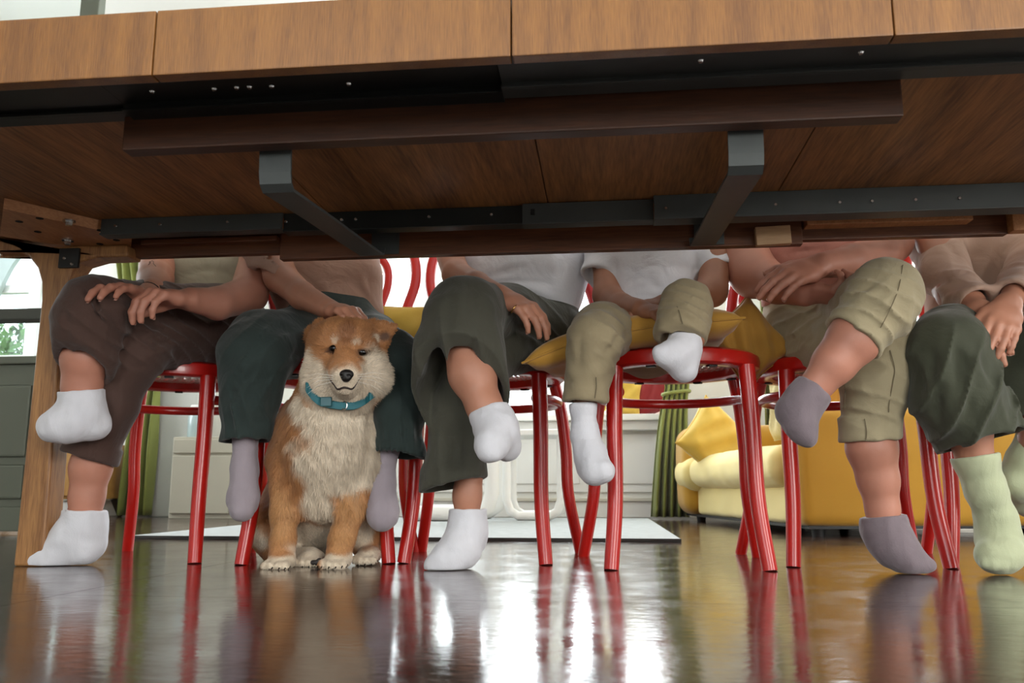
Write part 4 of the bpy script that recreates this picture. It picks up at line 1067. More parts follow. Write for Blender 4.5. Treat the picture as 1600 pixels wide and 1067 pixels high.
# ------------------------------------------------------------------ child on the mustard cushion
def b4(c):
    s = c['pants']; r = c['root']
    c['pl'] = [([(948, 499), (970, 516), (955, 546)], 0.008, -0.0045), ([(909, 521), (904, 575)], 0.008, -0.0045), ([(930, 510), (922, 560)], 0.009, 0.0045), ([(1045, 479), (1074, 470), (1097, 492)], 0.007, -0.0045), ([(1050, 500), (1075, 490), (1095, 510)], 0.006, 0.0045), ([(960, 530), (940, 560)], 0.007, -0.0045)]
    c['sl'] = [([(1012, 431), (1031, 414)], 0.008, 0.0045), ([(1012, 435), (1027, 446), (1041, 450)], 0.007, -0.0045), ([(964, 408), (962, 437)], 0.006, -0.0045), ([(971, 454), (1005, 439), (1016, 427)], 0.008, 0.0045), ([(1087, 402), (1089, 430)], 0.006, -0.0045), ([(975, 470), (1010, 462), (1045, 470)], 0.008, -0.0045)]
    M_seam = cloth('seam_khaki_dark', '6a5f49')
    c['seams'] = [([(932, 590), (931, 605), (930, 622)], .001, M_seam), ([(1057, 478), (1062, 492), (1066, 505)], .001, M_seam)]
    s.tube(*chain([(1012, 525, 2.04, 66), (1010, 512, 2.05, 66)]), k=.03, flat=(1, 1.5))
    c['hollow'].append(leg_cloth(s, [(985, 525, 2.02, 46), (940, 518, 1.80, 42), (929, 532, 1.74, 39), (921, 580, 1.75, 32), (914, 628, 1.76, 30)], cuff=.0025, cuff_len=.06, hem_n=(-.05, .05, -1)))
    c['hollow'].append(leg_cloth(s, [(1050, 515, 2.00, 46), (1072, 490, 1.82, 38), (1072, 477, 1.74, 36), (1066, 505, 1.72, 35), (1063, 532, 1.72, 34)], cuff=.0025, cuff_len=.045, hem_n=(-.12, -.35, -1), k=.006))
    s.folds(T(1070, 480, 1.70), .08, (.3, .2, 1), .022, 0.0039, 3); s.folds(T(950, 530, 1.75), .10, (.5, .2, 1), .03, 0.0039, 4)
    s.rumple(.0016, .05, 4)
    bare(c, [(1072, 490, 1.73, 26), (1078, 520, 1.725, 23), (1072, 548, 1.715, 20)]); bare(c, [(920, 580, 1.76, 22), (912, 650, 1.765, 16)])
    sock(r, [(1072, 522, 1.72, 22), (1068, 545, 1.705, 23), (1055, 552, 1.685, 20), (1036, 552, 1.67, 15)], M_swhite, top_n=(.12, -.1, 1), extra=[[(1069, 548, 1.71, 22), (1069, 577, 1.712, 19)], [(1068, 575, 1.71, 17), (1040, 560, 1.68, 13)]], toes=[(1029, 549, 1.667, 9), (1034, 557, 1.667, 9)])
    sock(r, [(911, 630, 1.765, 19), (914, 680, 1.765, 20), (924, 712, 1.755, 22), (932, 733, 1.735, 22)], M_swhite, top_n=(-.05, 0, 1), extra=[[(920, 712, 1.765, 19), (921, 735, 1.76, 18)], [(932, 735, 1.735, 20), (945, 736, 1.725, 15)]])
    arm(c, [(948, 425, 2.02, 21), (949, 462, 1.98, 22), (972, 480, 1.90, 20), (1000, 483, 1.83, 16)], 'L', sleeve=[(945, 395, 2.05, 30), (938, 432, 2.03, 29)],
        handargs=dict(to=(1050, 492, 1.765), n=(.1, -.5, .9), side=-1, curls=(.5, .6, .4), scale=.78))
    arm(c, [(1118, 415, 2.02, 24), (1112, 455, 1.98, 24), (1075, 470, 1.92, 19), (1038, 474, 1.86, 15)], 'R', sleeve=[(1104, 390, 2.05, 32), (1118, 428, 2.03, 31)],
        handargs=dict(to=(985, 484, 1.83), n=(-.1, -.5, .9), side=1, curls=(.5, .6, .4), scale=.78))
person('child in white tee, khaki trousers and white socks sitting on the mustard cushion', H_dark, M_skin2, [(1008, 505, 2.05, 76), (1008, 400, 2.06, 78)], .96, 1.16, .84, M_twhite, M_khaki, b4,
       shirt_hem=(T(1008, 522, 2.0), (0, .1, -1)))

# ------------------------------------------------------------------ person in rolled khaki trousers
def b5(c):
    s = c['pants']; r = c['root']
    c['pl'] = [([(1319, 469), (1354, 450), (1388, 425)], 0.009, -0.0045), ([(1354, 489), (1388, 469), (1408, 445)], 0.009, 0.0045), ([(1329, 486), (1369, 496)], 0.007, -0.0045), ([(1345, 462), (1372, 452)], 0.007, 0.0045), ([(1205, 469), (1254, 479), (1295, 492)], 0.009, -0.0045), ([(1200, 499), (1249, 494), (1290, 503)], 0.009, 0.0045), ([(1205, 529), (1269, 534)], 0.009, -0.0045), ([(1329, 584), (1364, 579), (1393, 559)], 0.009, -0.0045), ([(1319, 628), (1354, 618), (1388, 599)], 0.009, -0.0045), ([(1339, 640), (1378, 632)], 0.008, 0.0045), ([(1330, 605), (1365, 598)], 0.008, 0.0045), ([(1420, 450), (1422, 500), (1408, 550)], 0.009, 0.0045)]
    c['sl'] = [([(1230, 395), (1280, 388)], 0.007, -0.0045)]
    M_seam = cloth('seam_khaki', '70644c')
    c['seams'] = [([(1411, 415), (1404, 450), (1392, 482), (1376, 512)], .0009, M_seam), ([(1392, 548), (1398, 575), (1396, 600), (1390, 630), (1388, 645)], .0009, M_seam), ([(1352, 655), (1353, 672), (1352, 688)], .0010, M_seam), ([(1322, 560), (1318, 600), (1318, 640)], .001, M_seam)]
    s.tube(*chain([(1262, 512, 2.08, 68), (1262, 490, 2.10, 68)]), k=.03, flat=(1, 1.1))
    c['hollow'].append(leg_cloth(s, [(1245, 525, 2.06, 56), (1330, 545, 1.88, 55), (1376, 562, 1.79, 44), (1366, 610, 1.80, 46), (1360, 688, 1.81, 41)], cuff=.006, cuff_len=.05, hem_n=(0.05, .05, -1)))
    c['hollow'].append(leg_cloth(s, [(1300, 505, 2.06, 55), (1360, 480, 1.80, 52), (1384, 458, 1.68, 50), (1372, 480, 1.665, 49), (1331, 528, 1.655, 42)], cuff=.006, cuff_len=.035, k=.006))
    s.tube(*chain([(1392, 470, 1.74, 40), (1392, 530, 1.77, 26)]), k=.03)
    s.folds(T(1370, 480, 1.63), .12, (.5, .1, 1), .035, 0.0050, 3); s.folds(T(1365, 610, 1.76), .10, (.4, 0, 1), .045, 0.0047, 5); s.folds(T(1250, 520, 1.98), .12, (-.3, .2, 1), .04, 0.0047, 6)
    s.crease([T(1412, 412, 1.65), T(1400, 470, 1.62), T(1375, 512, 1.62)], .002, .006)
    s.rumple(.0016, .06, 6)
    bare(c, [(1362, 490, 1.66, 38), (1334, 530, 1.655, 38), (1303, 568, 1.655, 31), (1276, 602, 1.66, 22), (1262, 622, 1.66, 20)])
    bare(c, [(1360, 650, 1.81, 35), (1362, 700, 1.81, 36), (1372, 750, 1.82, 29), (1379, 795, 1.825, 23), (1381, 820, 1.825, 22)])
    sock(r, [(1274, 606, 1.66, 25), (1262, 622, 1.658, 26), (1250, 640, 1.655, 25), (1252, 665, 1.648, 22), (1262, 684, 1.645, 13)], M_smauve, top_n=(.7, .0, .8),
         extra=[[(1255, 625, 1.662, 26), (1236, 641, 1.672, 22)], [(1238, 645, 1.665, 19), (1255, 678, 1.652, 13)]], toes=[(1266, 689, 1.645, 8)])
    sock(r, [(1380, 806, 1.825, 27), (1384, 825, 1.825, 31), (1400, 855, 1.81, 31), (1425, 875, 1.795, 20), (1449, 883, 1.79, 11)], M_smauve, top_n=(-.1, 0, 1),
         extra=[[(1378, 815, 1.835, 28), (1374, 830, 1.845, 26)], [(1385, 850, 1.83, 24), (1420, 880, 1.80, 15)]], toes=[(1455, 884, 1.79, 8), (1440, 886, 1.785, 8)])
    arm(c, [(1160, 392, 2.04, 38), (1178, 428, 2.00, 37), (1215, 445, 1.93, 29), (1258, 458, 1.86, 21)], 'L', sleeve=[(1155, 340, 2.08, 48), (1158, 365, 2.07, 46)],
        handargs=dict(to=(1330, 462, 1.80), n=(.1, -.35, -.9), side=1, curls=(.9, 1.0, .7), scale=.95))
    arm(c, [(1392, 378, 1.99, 34), (1372, 398, 1.96, 32), (1330, 408, 1.90, 26), (1285, 414, 1.84, 20)], 'R', sleeve=[(1400, 330, 2.06, 46), (1398, 355, 2.04, 44)],
        handargs=dict(to=(1215, 438, 1.80), n=(-.2, -.75, .6), side=1, curls=(.3, .3, .25), scale=1.0, thumb=(.6, .1)))
person('person in rose tee and rolled khaki trousers with mauve ankle socks', H_brown, M_skin3, [(1270, 490, 2.10, 78), (1275, 400, 2.11, 84)], 1.04, 1.26, 1.0, M_trose, M_khaki2, b5, True,
       shirt_hem=(T(1270, 470, 2.0), (0, .1, -1)))

# ------------------------------------------------------------------ person in beige sweatshirt at the right
def b6(c):
    s = c['pants']; r = c['root']
    c['pl'] = [([(1469, 530), (1482, 588), (1493, 665)], 0.013, 0.008), ([(1455, 551), (1462, 604), (1471, 668)], 0.009, -0.006), ([(1501, 530), (1527, 578), (1546, 618)], 0.012, 0.007), ([(1490, 546), (1506, 604), (1517, 650)], 0.01, -0.006), ([(1442, 560), (1450, 615)], 0.009, 0.005), ([(1530, 545), (1555, 600)], 0.01, -0.005)]
    c['sl'] = [([(1452, 445), (1486, 441), (1512, 435)], 0.008, -0.006), ([(1482, 470), (1497, 456), (1521, 450)], 0.007, 0.005), ([(1506, 422), (1490, 392), (1477, 376)], 0.01, -0.006), ([(1529, 398), (1538, 435)], 0.01, -0.006), ([(1564, 456), (1585, 448), (1598, 440)], 0.007, -0.005), ([(1470, 420), (1490, 425), (1505, 415)], 0.009, 0.005), ([(1555, 400), (1560, 440)], 0.01, 0.005)]
    s.tube(*chain([(1560, 520, 2.08, 74), (1555, 500, 2.10, 74)]), k=.03, flat=(1, 1.1))
    c['hollow'].append(leg_cloth(s, [(1550, 525, 2.06, 62), (1490, 538, 1.80, 58), (1482, 552, 1.74, 60), (1497, 620, 1.74, 66), (1532, 690, 1.76, 60)], hem_n=(.28, -.1, -1)))
    c['hollow'].append(leg_cloth(s, [(1640, 530, 2.06, 62), (1650, 542, 1.84, 60), (1640, 560, 1.82, 60), (1615, 620, 1.84, 62), (1598, 664, 1.85, 58)], hem_n=(-.2, -.1, -1), k=.04))
    s.folds(T(1500, 620, 1.68), .16, (1, 0, -.45), .055, 0.0093, 3, .25); s.folds(T(1590, 620, 1.72), .10, (1, 0, .1), .05, 0.0062, 5, .3)
    s.rumple(.0012, .08, 6)
    bare(c, [(1500, 600, 1.76, 36), (1513, 670, 1.785, 31), (1524, 720, 1.79, 28)])
    bare(c, [(1640, 620, 1.84, 34), (1620, 690, 1.88, 28)])
    sock(r, [(1523, 712, 1.79, 32), (1540, 765, 1.80, 28), (1556, 810, 1.82, 28), (1561, 845, 1.825, 31), (1561, 868, 1.795, 29)], M_sgreen, top_n=(-.15, 0, 1), ring=False,
         extra=[[(1545, 868, 1.79, 20), (1580, 868, 1.79, 20)]], toes=[(1541, 880, 1.775, 10), (1553, 881, 1.77, 10), (1565, 881, 1.77, 10), (1577, 880, 1.775, 10), (1587, 878, 1.785, 9)])
    sock(r, [(1628, 665, 1.88, 29), (1602, 722, 1.90, 26), (1588, 752, 1.92, 26), (1596, 778, 1.98, 22), (1606, 792, 2.03, 17)], M_sgreen, extra=[[(1590, 750, 1.91, 22), (1583, 752, 1.90, 19)]])
    arm(c, [(1476, 438, 1.95, 27), (1490, 460, 1.88, 24), (1518, 472, 1.80, 18), (1528, 482, 1.765, 16)], 'L', sleeve=[(1464, 385, 2.04, 39), (1478, 428, 1.95, 36), (1503, 455, 1.86, 31), (1530, 474, 1.785, 25)],
        handargs=dict(to=(1548, 535, 1.70), n=(-.4, -.7, .4), side=1, curls=(.3, .3, .25), scale=.95, thumb=(.5, .3)))
    arm(c, [(1612, 420, 1.98, 30), (1600, 442, 1.88, 26), (1585, 460, 1.79, 19), (1577, 472, 1.74, 16)], 'R', sleeve=[(1625, 385, 2.05, 44), (1612, 426, 1.93, 40), (1592, 452, 1.82, 30), (1582, 466, 1.77, 26)],
        handargs=dict(to=(1558, 545, 1.675), n=(.1, -.85, .4), side=1, curls=(.15, .25, .25), scale=.9, thumb=(.55, .1)))
    c['shirt'].folds(T(1500, 460, 1.86), .09, (.6, .2, .9), .03, .004, 2); c['shirt'].folds(T(1600, 450, 1.86), .08, (.5, .2, .9), .03, .004, 5); c['shirt'].folds(T(1540, 430, 2.0), .14, (1, 0, -.4), .07, .004, 6)
person('person in beige sweatshirt, dark olive wide trousers and pale green socks', H_dark, M_skin, [(1545, 500, 2.10, 92), (1540, 400, 2.12, 92)], 1.04, 1.26, 1.0, M_sweat, M_dkolive, b6, True)

# ------------------------------------------------------------------ the dog
def make_dog():
    root = empty('dog', label='cream and red shiba-type dog sitting in front of the second chair with a teal collar', cat='dog')
    s = Sdf(.0035)
    # trunk: deep chest narrowing to the loin, sitting rump on the floor behind
    s.tube(*chain([(512, 700, 1.86, 74), (506, 745, 1.88, 64), (492, 785, 1.97, 58), (484, 815, 2.05, 58)]), k=.03, ik=.04)
    s.tube(*chain([(520, 655, 1.845, 62), (515, 700, 1.835, 68), (507, 755, 1.86, 46)]), k=.03, ik=.04)
    s.tube(*chain([(535, 590, 1.815, 52), (526, 635, 1.835, 58), (518, 680, 1.84, 66)]), k=.03, ik=.04)
    s.tube(*chain([(540, 600, 1.86, 50), (505, 690, 1.93, 56), (470, 790, 2.05, 54)]), k=.03, ik=.05)
    # shoulders and fore legs: elbow at the chest, straight fore arm, wrist, paw
    s.tube(*chain([(472, 670, 1.845, 42), (454, 720, 1.835, 33), (451, 760, 1.825, 24), (446, 800, 1.815, 18.5), (442, 845, 1.81, 16), (441, 866, 1.80, 18)]), k=.022, ik=.03)
    s.tube(*chain([(562, 680, 1.845, 34), (565, 725, 1.84, 25), (555, 768, 1.835, 19.5), (545, 805, 1.825, 17), (534, 842, 1.82, 15.5), (530, 862, 1.81, 17)]), k=.022, ik=.03)
    def paw(u, v, Y, r, n=4, dy=-.025):
        p = T(u, v, Y); q = r * depth(p) / F
        s.ell(p, (q * 1.05, q * 1.35, q * .8), .012)
        for i in range(n):
            a = (i - (n - 1) / 2) * q * .52
            s.tube([p + [a * .8, -q * .2, q * .05], p + [a * 1.05, dy - q * (.75 - .12 * abs(i - 1.5)), -q * .30]], [q * .40, q * .36], k=.0035)
    paw(441, 876, 1.80, 19); paw(529, 874, 1.81, 19)
    # hind legs: thigh folded up against the belly, hock behind, foot forward
    s.tube(*chain([(455, 800, 2.02, 52), (424, 826, 1.95, 34), (428, 850, 1.96, 22)]), k=.03, ik=.03)
    s.tube(*chain([(425, 835, 1.95, 28), (432, 862, 1.985, 18), (455, 872, 1.93, 16), (482, 872, 1.88, 17)]), k=.02, ik=.02)
    s.tube(*chain([(530, 805, 2.02, 52), (566, 812, 1.95, 35), (572, 840, 1.95, 24)]), k=.03, ik=.03)
    s.tube(*chain([(572, 835, 1.95, 24), (576, 862, 1.98, 17), (575, 868, 1.92, 17)]), k=.02, ik=.02)
    paw(488, 872, 1.865, 18); paw(576, 868, 1.90, 17)
    # tail curled over the back, mostly hidden
    s.tube(*chain([(470, 830, 2.10, 26), (440, 815, 2.16, 26), (440, 780, 2.17, 22)]), k=.02, ik=.03)
    # skull, cheeks, muzzle, brow, ears
    s.ell(T(541, 552, 1.765), (.082, .078, .074), .02)
    s.ell(T(540, 528, 1.755), (.064, .056, .036), .03)
    for u, v, r in ((507, 590, 33), (577, 588, 33)): s.ell(T(u, v, 1.755), np.array([1.05, 1, .98]) * r * 1.8 / F, .03)
    s.ell(T(541, 615, 1.775), (.064, .06, .04), .03)
    s.tube(*chain([(541, 574, 1.715, 30), (540, 583, 1.675, 23), (539, 587, 1.652, 17.5)]), k=.016, ik=.02)
    s.tube(*chain([(540, 598, 1.70, 23), (539, 600, 1.665, 16)]), k=.010, ik=.02)                     # lower jaw
    s.tube(*chain([(541, 548, 1.697, 15), (540, 572, 1.675, 15)]), k=.015)                            # bridge
    for u, v in ((519, 549), (566, 551)):
        s.ell(T(u, v, 1.688), (.013, .012, .010), .009, sub=True)
        s.tube([T(u - 10, v - 9, 1.697), T(u + 10, v - 9, 1.697)], [.007, .007], .012)
    s.crease([T(541, 500, 1.69), T(541, 522, 1.683), T(541, 540, 1.676)], .003, .014)
    # viewer's right ear: turned out, its hollow showing; left ear folded flat under the hand
    a, b, c_ = T(577, 512, 1.765), T(613, 514, 1.755), T(597, 545, 1.76)
    def ear(pts, r):
        for p, q in zip(pts, pts[1:]): s.tube([p, q], r, k=.008)
    cen = (a + b + c_) / 3
    s.tube([T(574, 526, 1.765), T(592, 527, 1.755), T(616, 512, 1.75)], [.026, .020, .004], k=.010, ik=.01)
    s.tube([T(588, 540, 1.765), T(599, 534, 1.757), T(617, 512, 1.75)], [.016, .012, .004], k=.008, ik=.01)
    s.tube([T(572, 508, 1.765), T(595, 508, 1.757), T(617, 509, 1.75)], [.010, .008, .004], k=.008, ik=.01)
    s.tube([T(591, 526, 1.726), T(600, 523, 1.732), T(610, 516, 1.740)], [.0155, .0125, .004], k=.006, sub=True)
    s.tube([T(503, 512, 1.775), T(492, 520, 1.80), T(484, 530, 1.83)], [.018, .014, .008], k=.014, ik=.01)
    s.folds(T(500, 690, 1.78), .10, (.5, 0, .4), .028, .0022, 3); s.folds(T(520, 780, 1.80), .08, (.9, 0, .3), .024, .002, 4)
    s.rumple(.0012, .035, 11)
    s.plane((0, 0, .001), (0, 0, -1), .002)
    V, Q = s.arrays(1)
    # coat colours: patches that belong to the coat
    OR, RD, CR, DK = [np.array(srgb(h)[:3]) for h in ('ab7446', '80502e', 'd8c7b0', '43302a')]
    cream = [((494, 588, 1.73), (.040, .06, .054)), ((588, 586, 1.73), (.040, .06, .054)), ((515, 600, 1.70), (.03, .05, .03)), ((566, 600, 1.70), (.03, .05, .03)), ((540, 590, 1.66), (.030, .045, .026)), ((540, 618, 1.74), (.07, .06, .034)),
             
             ((535, 655, 1.77), (.092, .08, .060)), ((528, 710, 1.78), (.090, .08, .085)), ((503, 785, 1.82), (.036, .10, .075)), ((495, 645, 1.79), (.05, .06, .045)), ((575, 700, 1.80), (.04, .07, .07)), ((500, 840, 1.95), (.08, .14, .06)),
             ((540, 606, 1.67), (.032, .05, .018)), ((440, 882, 1.78), (.04, .06, .020)), ((530, 880, 1.79), (.04, .06, .020)), ((488, 872, 1.85), (.05, .06, .03)), ((576, 872, 1.88), (.04, .06, .02)),
             ((475, 840, 1.90), (.05, .08, .05)), ((560, 830, 1.90), (.030, .06, .04)), ((415, 835, 1.93), (.03, .05, .03)), ((586, 530, 1.735), (.008, .02, .012))]
    m = np.full(len(V), 9.0)
    for (u, v, Y), r in cream:
        c = T(u, v, Y); m = np.minimum(m, np.sqrt((((V - c) / np.array(r)) ** 2).sum(1)))
    rg = np.random.RandomState(4)
    wob = .10 * np.sin(V @ np.array([90, 40, 60])) + .08 * np.sin(V @ np.array([-50, 70, 130]) + 1)
    f = np.clip((1.22 - m + wob) / .42, 0, 1)[:, None]; f = f * f * (3 - 2 * f)
    col = OR * (1 - f) + CR * f
    def patch(u, v, Y, r, c, a=1.0):
        nonlocal col
        d = np.sqrt((((V - T(u, v, Y)) / np.array(r)) ** 2).sum(1)); g = (np.clip((1.25 - d) / .5, 0, 1) * a)[:, None]; col = col * (1 - g) + c * g
    patch(526, 533, 1.69, (.009, .03, .008), CR, .55); patch(556, 535, 1.69, (.009, .03, .008), CR, .55); patch(541, 518, 1.69, (.016, .06, .034), RD, .75); patch(500, 525, 1.72, (.022, .05, .03), RD, .35); patch(580, 530, 1.72, (.02, .05, .03), RD, .35)
    patch(541, 566, 1.66, (.014, .05, .014), OR, .6); patch(430, 700, 1.86, (.03, .12, .10), RD, .5)
    LG = np.array(srgb('b98654')[:3])
    patch(444, 805, 1.81, (.032, .06, .075), LG, .95); patch(552, 790, 1.83, (.030, .06, .045), LG, .95); patch(538, 835, 1.82, (.026, .06, .045), LG, .95)
    patch(600, 525, 1.735, (.014, .02, .011), DK, .85)
    patch(539, 592, 1.64, (.018, .02, .010), np.array(srgb('b9a892')[:3]), .6)
    for u, v in ((519, 548), (566, 550)): patch(u, v, 1.69, (.0135, .03, .0075), DK, .85)
    me = mesh_np('body', V, Q)
    ca = me.color_attributes.new('coat', 'FLOAT_COLOR', 'POINT')
    ca.data.foreach_set('color', np.concatenate([col, np.ones((len(V), 1))], 1).astype(np.float32).ravel())
    mf = mat('dog_coat', 'ffffff', .75, .0, 60, attr='coat', sheen=.2, bump=.3, bscale=260, stretch=(1, 1, .3))
    body = link('body', me, mf, root)
    # fur: fine tapered blades lying along the coat
    tri = V[Q]; n = np.cross(tri[:, 2] - tri[:, 0], tri[:, 3] - tri[:, 1]); n /= np.linalg.norm(n, axis=1)[:, None] + 1e-9
    cen = tri.mean(1); vis = (n * (cen - np.array([0, 0, CAMZ]))).sum(1) < .25 * 1.8
    fi = np.nonzero(vis)[0]; N = 95000; pick = fi[rg.randint(0, len(fi), N)]
    w = rg.dirichlet((1, 1, 1, 1), N); P = (tri[pick] * w[:, :, None]).sum(1); nn = n[pick]
    cf = (col[Q].mean(1))[pick] * (0.82 + .36 * rg.rand(N))[:, None]
    pu, pv, _ = proj(P)
    head = np.clip((640 - pv) / 30, 0, 1)
    hc = T(540, 588, 1.60)
    rad = P - hc; rad[:, 1] = np.abs(rad[:, 1]); rad /= np.linalg.norm(rad, axis=1)[:, None]
    flow = head[:, None] * rad + (1 - head)[:, None] * np.array([0, .25, -1.0]) + rg.randn(N, 3) * .22
    flow -= nn * (flow * nn).sum(1)[:, None]; flow /= np.linalg.norm(flow, axis=1)[:, None] + 1e-9
    muz = np.linalg.norm(P - T(540, 585, 1.64), axis=1) < .055
    L = .007 + .005 * rg.rand(N); chest = (pv > 625) & (pv < 800) & (abs(pu - 515) < 75); L[chest] *= 2.0
    cheek = (head > .5) & (abs(pu - 541) > 36); L[cheek] *= 1.7
    paws = P[:, 2] < .05; L[paws] *= .5; L[muz] *= .35
    legs = (pv > 770) & ~chest; L[legs] *= .75
    for u, v in ((519, 548), (566, 550), (539, 588)): L[np.linalg.norm(P - surf_point(V, u, v), axis=1) < .014] *= .25
    inear = np.linalg.norm(P - T(602, 524, 1.735), axis=1) < .022; L[np.linalg.norm(P - T(602, 522, 1.75), axis=1) < .036] *= .45; L[inear] *= .6
    lift = (.30 + .12 * rg.rand(N))[:, None]
    side = np.cross(flow, nn); wd = (.00055 + .0003 * rg.rand(N))[:, None]
    d1 = flow + nn * lift; d2 = flow + nn * lift * .2 + np.array([0, 0, -.25])
    A = P - side * wd - nn * .001; B = P + side * wd - nn * .001; M1 = P + d1 * (L * .5)[:, None]; Cc = M1 + side * wd * .8; Dd = M1 - side * wd * .8; E_ = M1 + d2 * (L * .55)[:, None]
    E2 = E_ + side * wd * .08
    VV = np.stack([A, B, Cc, Dd, E2, E_], 1).reshape(-1, 3); o = (np.arange(N) * 6)[:, None]
    QQ = np.concatenate([o + [0, 1, 2, 3], o + [3, 2, 4, 5]])
    fm = mesh_np('fur', VV, QQ)
    fa = fm.color_attributes.new('coat', 'FLOAT_COLOR', 'POINT')
    fa.data.foreach_set('color', np.repeat(np.concatenate([cf, np.ones((N, 1))], 1), 6, 0).astype(np.float32).ravel())
    link('fur', fm, mat('dog_fur', 'ffffff', .65, .0, 60, attr='coat', sheen=.15), root, kind='stuff')
    # eyes, nose, mouth, claws
    Mb = mat('dog_black', '0b0908', .18, .0); Mn = mat('dog_nose', '14100f', .38, .1, 60, bump=.4, bscale=500)
    for u, v in ((519.5, 548), (566, 550)):
        p = surf_point(V, u, v); e = Sdf(.0012); e.ell(p + [0, .0015, 0], (.0112, .0080, .0078)); link('eye', e.mesh('eye'), Mb, root)
    p = surf_point(V, 539.5, 587)
    ns = Sdf(.0015); ns.ell(p + [0, .004, .002], (.0150, .011, .0105), .004); ns.ell(p + [0, .004, -.006], (.009, .009, .008), .005)
    for x in (-1, 1): ns.ell(p + [x * .0075, -.006, -.002], (.0032, .005, .0026), .002, sub=True)
    link('nose', ns.mesh('nose'), Mn, root)
    def line(name, pix, r, m, off=.001):
        pts = [surf_point(V, u, v) + np.array([0, -off, 0]) for u, v in pix]; pts = curve_pts(pts, len(pts) * 5)
        rr = np.sin(np.linspace(.25, PI - .25, len(pts))) * r
        return MB().tube(pts, rr, 8).build(name, m, root, smooth=True)
    ml = mat('dog_lip', '2a1c17', .6)
    line('mouth', [(510, 585), (514, 595), (521, 603), (529, 608), (539, 606), (549, 608), (557, 603), (563, 596), (567, 589)], .0022, ml, .0015)
    for cu, cv, Y in ((441, 887, 1.775), (530, 885, 1.785), (488, 884, 1.85), (576, 880, 1.88)):
        for i in range(4):
            u = cu + (i - 1.5) * 10
            pt = surf_point(V, u, cv + 1)
            MB().tube([pt + [0, .003, .003], pt + [0, -.006, -.002]], [.0022, .0008], 8).build('claw', Mb, root, smooth=True)
    pad = surf_point(V, 490, 879); pd = Sdf(.0015)
    pd.ell(pad + [0, .003, .001], (.011, .006, .006), .004); pd.ell(pad + [.010, .004, .007], (.005, .005, .004), .004)
    link('paw_pad', pd.mesh('paw_pad'), mat('pad_dark', '2b2422', .6, .1, 80), root)
    # whiskers
    for sx in (-1, 1):
        for k in range(4):
            p = surf_point(V, 540 + sx * 20, 586 + k * 3)
            MB().tube([p, p + [sx * .030, -.004, .004 - k * .004], p + [sx * .058, .01, .002 - k * .009]], [.0003, .00025, .0001], 5).build('whisker', M_white, root)
    # collar around the neck, fitted to the coat
    cpix = [(484, 604), (492, 617), (503, 626), (518, 631), (535, 634), (552, 633), (567, 627), (578, 618)]
    front = [surf_point(V, u, v) + np.array([0, -.004, 0]) for u, v in cpix]
    f0, f1 = front[0], front[-1]; mid = (f0 + f1) / 2; back = [f1 + [.006, .06, .025], mid + [.05, .115, .05], mid + [-.05, .115, .05], f0 + [-.006, .06, .025]]
    ring = curve_pts(front + back, 96, True)
    Mt = mat('collar_teal', '19626c', .55, .08, 60, bump=.3, bscale=600); b = MB(); rr = []
    cc = ring.mean(0)
    for p in ring:
        o = nrm((p - cc) * np.array([1, 1, .2])); u_ = np.array([0, -.1, 1.0]) * .0085
        rr.append([b.bm.verts.new(p + o * a + u_ * z) for a, z in ((.006, -1), (.0085, -.8), (.0085, .8), (.006, 1), (.002, 1), (.002, -1))])
    for A_, B_ in zip(rr, rr[1:] + rr[:1]):
        for k in range(6): b.bm.faces.new((A_[k], A_[(k + 1) % 6], B_[(k + 1) % 6], B_[k]))
    co = b.build('collar', Mt, root, smooth=True)
    p = surf_point(V, 540, 634) + np.array([0, -.012, 0])
    MB().tube([p + [.006 * math.cos(a), -.001, .008 * math.sin(a)] for a in np.linspace(0, 2 * PI, 20, endpoint=False)], .0016, 8, closed=True).build('metal_ring', M_chrome, co, smooth=True)
    p2 = surf_point(V, 512, 629) + np.array([0, -.012, 0])
    MB().box(p2[0] - .012, p2[0] + .012, p2[1] - .003, p2[1] + .003, p2[2] - .010, p2[2] + .010, .002).build('buckle', mat('buckle_teal', '14545c', .35), co)
    return root
make_dog()

